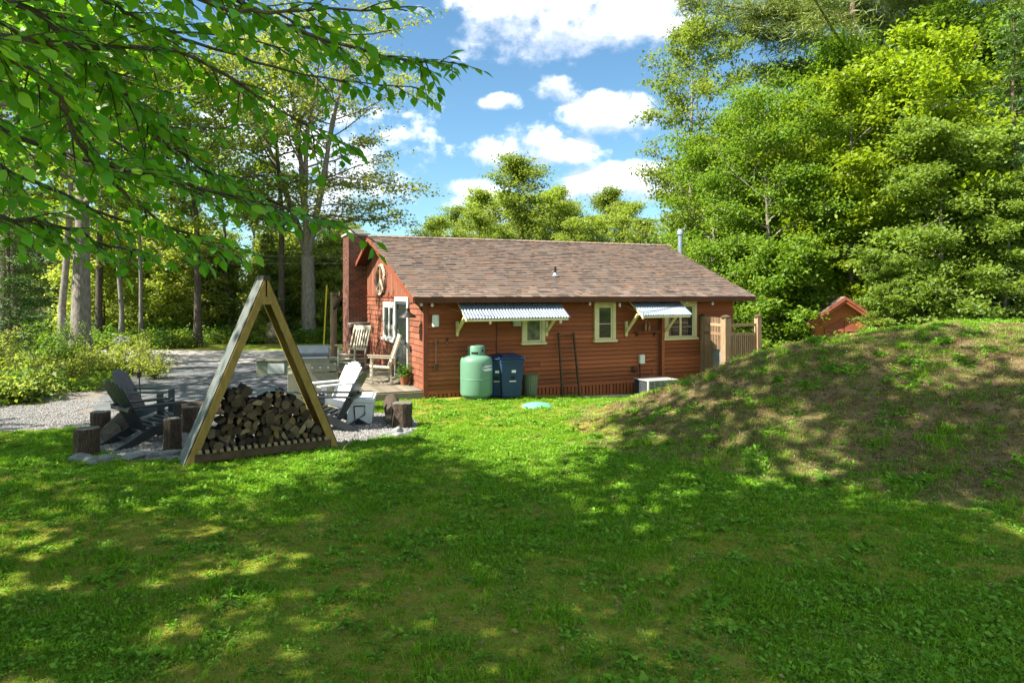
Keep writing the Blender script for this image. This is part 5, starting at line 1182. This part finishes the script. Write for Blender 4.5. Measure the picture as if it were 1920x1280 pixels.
for i in range(150):
    a = g.uniform(-48, 48); r = g.uniform(52, 85)
    if -9 < a < 9 and r < 56: r += 8
    x = r*math.sin(math.radians(a)); y = r*math.cos(math.radians(a)); PP.append((x, y, gz(x, y)-.3)); lim = .95 if a < -12 or a > 14 else .62
    lim *= .7 if a < -8 else 1
    SS.append(g.uniform(.75, 1.1)*lim*(1.0 if a < 14 else 1.35))
o = scatter('distant_woods', PP, g.uniform(0, 6.28, 150), SS, g.integers(0, 3, 150), [KIND['feather'][1], KIND['birch'][1], KIND['feather2'][1]])
# forest undergrowth beyond the road and to the right
me_f = leafcloud(260, lambda g, n: np.stack([g.normal(0, .28, n), g.normal(0, .28, n), np.abs(g.normal(.16, .15, n))], 1), .12, 'fern', 'x', None, up=.8); me_f.materials.append(MATS['leaf_birch'])
me_f2 = leafcloud(260, lambda g, n: np.stack([g.normal(0, .25, n), g.normal(0, .25, n), np.abs(g.normal(.22, .18, n))], 1), .10, 'fern', 'x', None, up=.5, seed=4); me_f2.materials.append(MATS['leaf_dark'])
X = g.uniform(-34, 34, 9000); Y = g.uniform(15, 52, 9000); fm = forest_mask(X, Y) > .5
keep = fm & ~((Y > 23.6) & (Y < 30.8)) & ~((X < -9) & (X > drive_left(Y)-1.3) & (Y < 24)) & (np.abs(X) < Y*.85+3)
X, Y = X[keep], Y[keep]; u, v = uv_of(X, Y); k2 = ~((u > -2.5) & (u < 10.5) & (v > -1.5) & (v < 12)) & ~((X > 9.6) & (X < 14) & (Y < 27.5) & (Y > 20))
X, Y = X[k2][:3200], Y[k2][:3200]; P = np.stack([X, Y, ground_z(X, Y)], 1)
scatter('undergrowth', P, g.uniform(0, 6.28, len(P)), g.uniform(.6, 1.6, len(P)), g.integers(0, 2, len(P)), [me_f, me_f2])

# bushes at the left and the pale shrub by the driveway
def bush(name, x, y, w, h, n, label, mat='leaf_bush', size=.085, seed=1, stems=9, group=None):
    t = empty(name, label, 'shrub', (x, y, gz(x, y)), R.uniform(0, 6.28), group); g = np.random.default_rng(seed); br = []; pts = []
    for k in range(stems):
        a = g.uniform(0, 6.28); rr_ = w*math.sqrt(g.uniform(.05, 1)); q = np.array([[math.cos(a)*rr_*.25*min(1, .3+i/5), math.sin(a)*rr_*.25*min(1, .3+i/5), 0] for i in range(6)])
        for i in range(6): f = i/5; q[i] = [math.cos(a)*rr_*f**1.2+g.normal(0, .02), math.sin(a)*rr_*f**1.2+g.normal(0, .02), h*f*g.uniform(.85, 1.05)*(1-.35*(rr_/w)**2)]
        br.append((q, np.linspace(.014, .004, 6), 4))
        for j in range(9):
            f = g.uniform(.3, 1); b = q[int(f*5)]; d = g.normal(0, 1, 3)*np.array([w, w, h*.5])*.24; tw_ = np.array([b, b+d*.5, b+d]); br.append((tw_, np.array([.006, .005, .003]), 3)); pts += [b+d*.4, b+d*.7, b+d, b+d*1.1]
    pts = np.array(pts); i = g.integers(0, len(pts), n); P = pts[i]+g.normal(0, .07, (n, 3)); P[:, 2] = np.maximum(P[:, 2], .02)
    nrm = g.normal(size=(n, 3)); nrm[:, 2] = abs(nrm[:, 2])+.5; nrm /= np.linalg.norm(nrm, axis=1)[:, None]
    wm = wood_mesh(br); wm.materials.append(MATS['bark_dark']); link('stems', wm, t); cm = np_mesh('foliage', *leaf_arrays(P, nrm, g, size, .5)); cm.materials.append(MATS[mat]); link('foliage', cm, t); return t
GBs = 'bushes along the left of the driveway'
bushes = [(-13.0, 17.2, 1.15, 1.8, 3600, 'tall light green bush at the left edge, nearest the gravel'), (-12.0, 16.5, 1.1, 1.1, 3600, 'light green bush with drooping sprays beside the gravel curve'), (-12.2, 18.7, 1.0, 1.25, 3200, 'yellow-green bush left of the leaning tree'), (-13.2, 19.6, 1.3, 1.9, 3600, 'shaded bush behind the tall light green one'),
          (-14.3, 17.4, 1.2, 1.5, 3200, 'bush at the very left edge of the picture'), (-12.2, 20.8, 1.1, 1.2, 2600, 'yellow-green bush just behind the leaning tree'), (-11.3, 15.7, .8, .6, 2200, 'low bright bush spilling onto the gravel')]
for i, (x, y, w, h, n, lab) in enumerate(bushes): bush('bush', x, y, w, h, n, lab, seed=60+i, group=GBs, mat='leaf_bush' if i not in (3,) else 'leaf_maple')
x, y = tp_(290, 20.0); bush('shrub', x, y, .85, 1.0, 2000, 'airy pale shrub on the island between driveway and road', seed=71, size=.07, stems=14)
x, y = tp_(268, 21.4); bush('shrub', x, y, .6, 1.35, 1100, 'thin yellow-green shrub behind the airy pale one', seed=72, size=.08, stems=8)
# low ivy-like ground cover round the broad trunk
X = np.concatenate([g.uniform(-13.5, -10.6, 900), g.uniform(-13, -11.0, 500)]); Y = np.concatenate([g.uniform(17.5, 22.4, 900), g.uniform(19.5, 23.6, 500)]); kk = X < drive_left(Y)-.25; X, Y = X[kk], Y[kk]
me_gc = leafcloud(90, lambda g, n: np.stack([g.normal(0, .16, n), g.normal(0, .16, n), np.abs(g.normal(.06, .05, n))], 1), .07, 'ivy', 'x', None, up=1., seed=6); me_gc.materials.append(MATS['leaf_beech'])
scatter('ground_cover', np.stack([X, Y, ground_z(X, Y)], 1), g.uniform(0, 6.28, len(X)), g.uniform(.7, 1.5, len(X)), np.zeros(len(X), int), [me_gc])
# boulders
x, y = tp_(229, 29.8+1.2); o = rock('boulder', .5, .42, .4, 'boulder_grey', 90); o.location = (x, y, .2); tag(o, 'rounded grey boulder at the far edge of the road in the woods', 'boulder')
x, y = tp_(513, 34.5); o = rock('boulder', .62, .75, .5, 'boulder_pink', 91); o.location = (x, y, .45); tag(o, 'big pinkish boulder across the road seen inside the rack frame', 'boulder')
# yellow guy-wire guard, utility pole with wire
x, y = tp_(607, 33.0); mb = MB(); mb.tube([(0, 0, 0), (.12, .1, 2.9)], .035, 8); o = tag(mb.build('guy_guard', 'yellow_pole'), 'thin yellow guy-wire guard among the trees left of the chimney', 'pole'); o.location = (x, y, 0)
pw = empty('power_line', 'thin overhead wires crossing the woods left of the cabin', 'power line')
for k, (z0, zz) in enumerate(((4.55, 4.50), (4.05, 4.35))):
    mb = MB(); pts = []
    for i in range(25): t = i/24; pts.append((-36+54*t, 31+1.5*t, z0+(zz-z0)*t-.5*math.sin(math.pi*t)+.2)); 
    mb.tube(pts, .012, 5); mb.build('wire', 'wire', pw)
for s in (-36, 18): mb = MB(); mb.tube([(s, 31 if s < 0 else 32.5, -.2), (s, 31 if s < 0 else 32.5, 5.2)], [.14, .10], 10); mb.build('utility_pole', 'bark_pine', pw)

# ------------------------------------------------------------------ the near tree whose leafy boughs hang in at upper left
near = empty('overhanging_beech', 'near beech whose large-leaved boughs hang into the upper left of the view', 'tree', (-5.2, .6, gz(-5.2, .6)))
g = np.random.default_rng(5)
NB = Vector(near.location)
mains = [  # (px, py, distance) along each bough
 [(-500, -260, 2.2), (-150, -90, 2.8), (60, -30, 3.1), (200, 0, 3.3), (290, 55, 3.5), (480, 115, 3.7), (640, 150, 3.9), (790, 165, 4.0)],
 [(-500, -200, 2.2), (-150, -60, 2.6), (60, 20, 2.8), (170, 110, 3.0), (235, 185, 3.2), (300, 260, 3.4), (400, 330, 3.6), (500, 375, 3.7)],
 [(-500, -150, 2.3), (-150, 20, 2.6), (0, 100, 2.7), (110, 180, 2.9), (150, 270, 3.0), (230, 360, 3.2), (330, 430, 3.4), (420, 470, 3.5)],
 [(-500, -220, 2.1), (-150, 20, 2.4), (0, 65, 2.6), (190, 90, 2.9), (340, 100, 3.1), (470, 170, 3.3), (580, 240, 3.5), (650, 270, 3.6)],
 [(-400, -300, 2.0), (0, -120, 2.5), (250, -50, 2.7), (440, 20, 2.9), (600, 15, 3.0), (760, 20, 3.2)],
 [(-300, -320, 2.4), (100, -140, 2.8), (400, -20, 3.1), (560, 60, 3.4), (700, 100, 3.6), (800, 120, 3.7), (858, 116, 3.8)],
 [(-400, 0, 2.6), (-150, 150, 2.8), (0, 240, 3.0), (160, 300, 3.2), (330, 340, 3.4), (480, 380, 3.6), (600, 410, 3.7), (705, 455, 3.8)],
 [(-400, 250, 2.8), (-150, 350, 2.9), (0, 405, 3.1), (100, 420, 3.2), (190, 455, 3.3), (250, 470, 3.4)],
 [(-400, 100, 2.9), (-100, 260, 3.2), (60, 340, 3.5), (200, 400, 3.8), (330, 440, 4.1), (450, 470, 4.3)],
 [(-300, -100, 3.2), (0, 0, 3.6), (160, 40, 3.9), (330, 60, 4.2), (520, 90, 4.5), (640, 200, 4.7)],
 [(-300, 60, 3.4), (0, 150, 3.9), (160, 230, 4.2), (280, 300, 4.5), (420, 330, 4.8), (560, 330, 5.0)],
 [(-300, -40, 3.6), (-20, 30, 4.2), (140, 150, 4.6), (260, 200, 5.0), (380, 240, 5.3), (520, 220, 5.6)],
 [(-200, -200, 3.4), (200, -90, 3.8), (420, -20, 4.1), (600, 60, 4.4), (740, 60, 4.6)],
]
wb = []; leaves = []
def catm(pts, m=4):
    out = []; P_ = [pts[0]]+pts+[pts[-1]]
    for i in range(1, len(P_)-2):
        for k in range(m):
            t = k/m; a, b, c, d = P_[i-1], P_[i], P_[i+1], P_[i+2]
            out.append(.5*((2*b)+(c-a)*t+(2*a-5*b+4*c-d)*t*t+(3*b-a-3*c+d)*t**3))
    out.append(pts[-1]); return out
Wtop = np.array([-5.0, .8, 5.4])
for bi, mpts in enumerate(mains):
    P3 = [np.array([(px-CX)/F*Y, Y, CZ+(HY-py)/F*Y]) for px, py, Y in mpts]
    P3 = [np.array([-5.05, .7, 3.9+.16*bi])]+P3; P3 = catm(P3, 5); P3 = np.array(P3); P3[5:] += g.normal(0, .006, P3[5:].shape)
    n = len(P3); wb.append((P3, np.linspace(.020, .003, n), 6))
    # side twigs
    start = int(n*.28)
    for i in range(start, n-1):
        for rep in range(2 if i < n-5 else 1):
            if g.random() < .30: continue
            d = P3[i+1]-P3[i]; d /= np.linalg.norm(d); side = np.cross(d, [0, 0, 1.]); side /= np.linalg.norm(side)+1e-9
            s = 1 if (i+rep) % 2 else -1; tdv = d*g.uniform(.5, 1.)+side*s*g.uniform(.4, 1.)+np.array([0, 0, g.uniform(-.45, .25)]); tdv /= np.linalg.norm(tdv)
            L_ = g.uniform(.16, .5)*(1-.45*i/n); m = 5; q = [P3[i]]
            for k in range(m): tdv = tdv+g.normal(0, .09, 3)+np.array([0, 0, -.05]); tdv /= np.linalg.norm(tdv); q.append(q[-1]+tdv*L_/m)
            q = np.array(q); wb.append((q, np.linspace(.0045, .0015, m+1), 4))
            nlf = max(4, int(L_/.045))
            for k in range(nlf):
                f = (k+1)/nlf*m; j = min(int(f-1e-6), m-1); p = q[j]*(1-(f-j))+q[j+1]*(f-j); dd = q[j+1]-q[j]; dd /= np.linalg.norm(dd); sd = np.cross(dd, [0, 0, 1.]); sd /= np.linalg.norm(sd)+1e-9
                ax = dd*.7+sd*(1 if k % 2 else -1)*g.uniform(.5, 1.1)+np.array([0, 0, g.uniform(-.6, -.05)]); 
                if k == nlf-1: ax = dd+np.array([0, 0, -.2])
                leaves.append((p, ax/np.linalg.norm(ax), g.uniform(.055, .095)))
    ax = P3[-1]-P3[-2]; leaves.append((P3[-1], ax/np.linalg.norm(ax), .085))
wb.append((np.array([[-5.2, .6, -.1], [-5.15, .62, 2], [-5.05, .7, 4.0], [-4.9, .8, 6.2]]), np.array([.20, .16, .12, .03]), 10))
wb2 = [(p-np.array(NB)[None, :], r_, n_) for p, r_, n_ in wb]
wm = wood_mesh(wb2); wm.materials.append(MATS['bark_dark']); link('trunk', wm, near)
# one leaf outline: ovate, pointed, creased along the midrib, drooping tip
LO = [(0, 0), (.16, .17), (.38, .285), (.6, .255), (.82, .12), (1.0, 0)]
def leaf_template(curl):
    V = []; 
    for x, w_ in LO: V.append((x, 0, -curl*x*x)); 
    for x, w_ in LO[1:-1]: V.append((x, w_, .10*w_*2-curl*x*x)); V.append((x, -w_, .10*w_*2-curl*x*x))
    # indices: mid 0..5 ; left 6,8,10,12 ; right 7,9,11,13
    Fq = []
    for s in (0, 1):
        e = [6+s, 8+s, 10+s, 12+s]
        fs = [(0, 1, e[0], e[0]), (1, 2, e[1], e[0]), (2, 3, e[2], e[1]), (3, 4, e[3], e[2]), (4, 5, e[3], e[3])]
        Fq += [f if s == 0 else f[::-1] for f in fs]
    return np.array(V), Fq
temps = [leaf_template(c) for c in (.05, .14, .24)]
leaf_meshes = []
for ti, (V, Fq) in enumerate(temps):
    for c in range(5):
        me = bpy.data.meshes.new('leaf'); fs = [tuple(dict.fromkeys(f)) for f in Fq]; me.from_pydata([tuple(p) for p in V], [], fs); at_ = me.attributes.new('v', 'FLOAT', 'FACE'); at_.data.foreach_set('value', [c/4]*len(fs)); me.materials.append(MATS['leaf_near']); me.polygons.foreach_set('use_smooth', [True]*len(fs)); leaf_meshes.append(me)
def leaf_frame(p, ax, L_):
    ax = np.array(ax); nr = g.normal(0, .38, 3)+np.array([0, 0, 1.]); nr = nr-ax*(nr@ax); nr /= np.linalg.norm(nr); y_ = np.cross(nr, ax)
    return np.column_stack([ax*L_, y_*L_*1.0, nr*L_])
vis = []
for (p, ax, L_) in leaves:
    px = p[0]/max(p[1], .1)*F+CX; py = HY-(p[2]-CZ)/max(p[1], .1)*F; inside = -30 < px < 1950 and -30 < py < 1300 and p[1] > .3
    vis.append((L_/max(p[1], .1) if inside else 0))
order = np.argsort(-np.array(vis)); top = set(order[:300].tolist())
BV = [[] for _ in range(3)]; cat_V = []; cat_F = []; cat_a = []; off = 0
for i, (p, ax, L_) in enumerate(leaves):
    Fm = leaf_frame(p, ax, L_)
    if i in top:
        o = bpy.data.objects.new('leaf', leaf_meshes[int(g.integers(0, 15))]); COL.objects.link(o); o.parent = near
        M4 = np.eye(4); M4[:3, :3] = Fm; M4[:3, 3] = p-np.array(NB); o.matrix_local = Matrix(M4.tolist())
    else:
        V, Fq = temps[int(g.integers(0, 3))]; cat_V.append(V @ Fm.T + (p-np.array(NB))); a = g.random()
        for f in Fq: cat_F.append([k+off for k in dict.fromkeys(f)]); cat_a.append(a)
        off += len(V)
me = bpy.data.meshes.new('leaves'); me.from_pydata([tuple(q) for q in np.concatenate(cat_V)], [], cat_F); at_ = me.attributes.new('v', 'FLOAT', 'FACE'); at_.data.foreach_set('value', cat_a); me.polygons.foreach_set('use_smooth', [True]*len(cat_F))
o = link('leaves', me, near, 'leaf_near'); o['kind'] = 'stuff'
print('near leaves', len(leaves))

# ------------------------------------------------------------------ grass, weeds, gravel
def tuft(seed, n, h, spread, w, lean, curl=.5):
    g = np.random.default_rng(seed); V = []; Q = []; A_ = []
    for k in range(n):
        a = g.uniform(0, 6.28); r = spread*math.sqrt(g.random()); b = np.array([r*math.cos(a), r*math.sin(a), -.01]); hh = h*g.uniform(.55, 1.15); d = g.uniform(0, 6.28); l = lean*g.uniform(.3, 1.3)
        dv = np.array([math.cos(d), math.sin(d), 0]); sd = np.array([-math.sin(d+g.uniform(-.9, .9)), math.cos(d), 0]); ww = w*g.uniform(.7, 1.3)
        p0, p1, p2 = b, b+dv*hh*l*.35+np.array([0, 0, hh*.6]), b+dv*hh*l+np.array([0, 0, hh*(1-.35*l)])
        i = len(V); V += [p0-sd*ww, p0+sd*ww, p1+sd*ww*.8, p1-sd*ww*.8, p2]; Q += [(i, i+1, i+2, i+3), (i+3, i+2, i+4)]; c = g.random(); A_ += [c, c]
    me = bpy.data.meshes.new('tuft'); me.from_pydata([tuple(v_) for v_ in V], [], Q); at_ = me.attributes.new('v', 'FLOAT', 'FACE'); at_.data.foreach_set('value', A_); return me
def mt(me, m): me.materials.append(MATS[m]); return me
T_short = [mt(tuft(100+i, 24, .042, .07, .0027, .9), 'grass_blade') for i in range(3)]
T_long = [mt(tuft(110+i, 16, .085, .05, .0032, .8), 'grass_blade') for i in range(2)]
T_dry = [mt(tuft(120+i, 16, .055, .07, .0022, 1.1), 'grass_dry') for i in range(2)]
T_weed = [mt(leafcloud(14, lambda g, n: np.stack([g.normal(0, .025, n), g.normal(0, .025, n), np.abs(g.normal(.015, .01, n))], 1), .045, 'weed', 'x', None, up=1.2, seed=130+i), 'weed_leaf') for i in range(2)]
T_clover = [mt(leafcloud(26, lambda g, n: np.stack([g.normal(0, .05, n), g.normal(0, .05, n), .02+np.abs(g.normal(.012, .01, n))], 1), .018, 'clover', 'x', None, aspect=.9, up=1.6, seed=140), 'weed_leaf')]
SRC = T_short+T_long+T_dry+T_weed+T_clover     # 0-2 short, 3-4 long, 5-6 dry, 7-8 weed, 9 clover
def house_mask(x, y):
    u, v = uv_of(x, y); return ((u > -.05) & (v > -.5) & (u < 11)) | ((u > -2.0) & (u <= .02) & (v > -.03) & (v < 12))
def lawn_points(n, ymin, ymax, g, extra=.8):
    y = np.sqrt(g.uniform(ymin**2, ymax**2, n)); x = g.uniform(-1, 1, n)*(y*.76+extra)
    near_edge = np.interp(x, [-30, -14, -9.5, -8, -6, -3.4], [9.5, 11.4, 12.4, 12.7, 13.1, 13.5])
    ok = ~house_mask(x, y) & (gravel_mask(x, y) < .5) & (forest_mask(x, y) < .5)
    ok &= ~((x < -3.3) & (y > near_edge-.05)); u, v = uv_of(x, y); ok &= ~((u < -1.0) & (v > -.1) & (x < -2) & (y > 15.0))
    ok &= (pit_mask(x, y) > 1.0); ok &= ~((y > 22) ); ok &= np.hypot(x-lidpos[0], y-lidpos[1]) > .42
    return x[ok], y[ok]
def grass_layer(name, n, ymin, ymax, seed, sc=1.0):
    g = np.random.default_rng(seed); x, y = lawn_points(n, ymin, ymax, g); m = mound_d(x, y); z = ground_z(x, y)
    lush = vnoise(x, y, .55, 21)*.6+vnoise(x, y, 1.7, 22)*.4-.17*sstep(1.5, -1.5, x)*sstep(8.8, 6.6, y)-.06*sstep(8.5, 5, y)+.05*sstep(-1, 3, x)
    r = g.random(len(x)); isM = m > .15+(vnoise(x, y, 1.1, 6)-.5)*1.0
    keep = np.where(isM, g.random(len(x)) < .05+.6*vnoise(x, y, 1.3, 24)+.3*sstep(14, 16, y), g.random(len(x)) < np.clip(.15+1.7*(lush-.30)+.5*sstep(9, 12, y), .10, 1.))
    x, y, z, m, lush, r, isM = [q[keep] for q in (x, y, z, m, lush, r, isM)]
    idx = g.integers(0, 3, len(x)); idx = np.where(r > .88, 3+g.integers(0, 2, len(x)), idx); idx = np.where((r < .10) & (y < 12), 7+g.integers(0, 3, len(x)), idx)
    dry = g.random(len(x)) < np.where(isM, .70-.35*sstep(14.5, 16.5, y), .05+.18*(lush < .36)); idx = np.where(dry, 5+g.integers(0, 2, len(x)), idx)
    s = g.uniform(.6, 1.3, len(x))*sc*(.55+.95*lush)
    t = np.stack([g.normal(0, .12, len(x)), g.normal(0, .12, len(x))], 1)
    return scatter(name, np.stack([x, y, z], 1), g.uniform(0, 6.28, len(x)), s, idx, SRC, tilt=t)
grass_layer('grass', 64000, 3.8, 7.5, 201); grass_layer('grass', 60000, 7.5, 12.5, 202, 1.05); grass_layer('grass', 60000, 12.5, 21.5, 203, 1.15)
def carpet(name, n, ymin, ymax, seed, sc):
    g = np.random.default_rng(seed); x, y = lawn_points(n, ymin, ymax, g, .3); m = mound_d(x, y); isM = m > .1+(vnoise(x, y, 1.1, 6)-.5)*1.0
    lush = vnoise(x, y, .55, 21)*.6+vnoise(x, y, 1.7, 22)*.4-.17*sstep(1.5, -1.5, x)*sstep(8.8, 6.6, y)-.06*sstep(8.5, 5, y)+.05*sstep(-1, 3, x); keep = isM | (g.random(len(x)) < np.clip(1.35-1.7*lush, .15, 1)); x, y, isM = x[keep], y[keep], isM[keep]
    idx = np.where(isM, 2+g.integers(0, 2, len(x)), g.integers(0, 2, len(x))); idx = np.where(isM & (g.random(len(x)) < .36), 0, idx)
    return scatter(name, np.stack([x, y, ground_z(x, y)], 1), g.uniform(0, 6.28, len(x)), g.uniform(.6, 1.3, len(x))*sc, idx, T_moss+T_thatch, tilt=g.normal(0, .15, (len(x), 2)))
T_moss = [mt(tuft(160+i, 34, .016, .06, .0022, 1.3), 'moss_tuft') for i in range(2)]
T_thatch = [mt(tuft(165+i, 26, .026, .075, .0022, 2.2), 'thatch') for i in range(2)]
carpet('moss', 36000, 3.9, 8.0, 311, 1.0); carpet('moss', 42000, 8.0, 18.5, 312, 1.5)
def clumps(name, n, seed):
    g = np.random.default_rng(seed); cx, cy_ = lawn_points(n, 3.9, 18, g, .3); X = []; Y = []; I = []; S_ = []
    m = mound_d(cx, cy_)
    for a, b, q in zip(cx, cy_, m):
        if g.random() < (.35 if q < .2 else .78): continue
        k = int(g.uniform(5, 16)); rr_ = g.uniform(.04, .17); t = [3, 4, 7, 8, 9, 3, 10][int(g.integers(0, 7))]; sc = g.uniform(.5, 1.15)*(1.45 if q > .2 else 1)
        X.append(a+g.normal(0, rr_, k)); Y.append(b+g.normal(0, rr_*.8, k)); I.append(np.full(k, t)); S_.append(sc*g.uniform(.7, 1.2, k))
    X = np.concatenate(X); Y = np.concatenate(Y); I = np.concatenate(I); S_ = np.concatenate(S_)
    return scatter(name, np.stack([X, Y, ground_z(X, Y)], 1), g.uniform(0, 6.28, len(X)), S_, I, SRC+T_leafy, tilt=g.normal(0, .2, (len(X), 2)))
T_leafy = [mt(leafcloud(9, lambda g, n: np.stack([g.normal(0, .02, n), g.normal(0, .02, n), np.abs(g.normal(.03, .02, n))], 1), .075, 'weed', 'x', None, aspect=.35, up=.5, seed=150), 'weed_leaf')]
clumps('weeds', 5200, 301)
T_fall = [mt(leafcloud(1, lambda g, n: np.array([[0, 0, .012]]), .055, 'fallen_leaf', 'x', None, aspect=.6, up=1.5, seed=170+i), 'thatch') for i in range(3)]
x, y = lawn_points(2600, 3.9, 17, np.random.default_rng(401), .3)
scatter('fallen_leaves', np.stack([x, y, ground_z(x, y)+.012], 1), g.uniform(0, 6.28, len(x)), g.uniform(.6, 1.3, len(x)), g.integers(0, 3, len(x)), T_fall, tilt=g.normal(0, .3, (len(x), 2)))
# pebbles
bmm = __import__('bmesh'); peb = []
for k in range(4):
    b_ = bmm.new(); bmm.ops.create_icosphere(b_, subdivisions=1, radius=.5); me = bpy.data.meshes.new('pebble'); b_.to_mesh(me); b_.free(); noise_mesh(me, .22, 1.7, k+3); me.transform(Matrix.Diagonal((1, .8, .6, 1)))
    at_ = me.attributes.new('v', 'FLOAT', 'FACE'); at_.data.foreach_set('value', [k/3]*len(me.polygons)); peb.append(mt(me, 'pebble'))
x = g.uniform(-14, -1, 130000); y = g.uniform(9.2, 16, 130000); ok = (gravel_mask(x, y) > .5) & (np.abs(x) < y*.78+.3); ok &= ~((y > 14.45) & (x > -9.3) & (x < -4.6)) ; ok &= ~house_mask(x, y)
x, y = x[ok][:60000], y[ok][:60000]
scatter('gravel', np.stack([x, y, np.full(len(x), .006)+ground_z(x, y)], 1), g.uniform(0, 6.28, len(x)), g.uniform(.018, .045, len(x)), g.integers(0, 4, len(x)), peb, tilt=g.normal(0, .4, (len(x), 2)))
# litter twigs and a few fallen sticks
for (px, py, L_, a, lab) in ((640, 865, .42, 1.2, 'pale thin stick poking up from the grass in front of the rack'), (1350, 770, .3, .3, 'small grey twig lying on the mound slope')):
    Y = yd(py); p = at(px, Y); z = gz(p.x, p.y); mb = MB(); mb.tube([(0, 0, 0), (.03, .02, L_*.5*math.sin(a)), (.06+L_*math.cos(a), .02, L_*math.sin(a))], .007, 5); o = tag(mb.build('stick', 'slat_wood'), lab, 'stick'); o.location = (p.x, p.y, z)
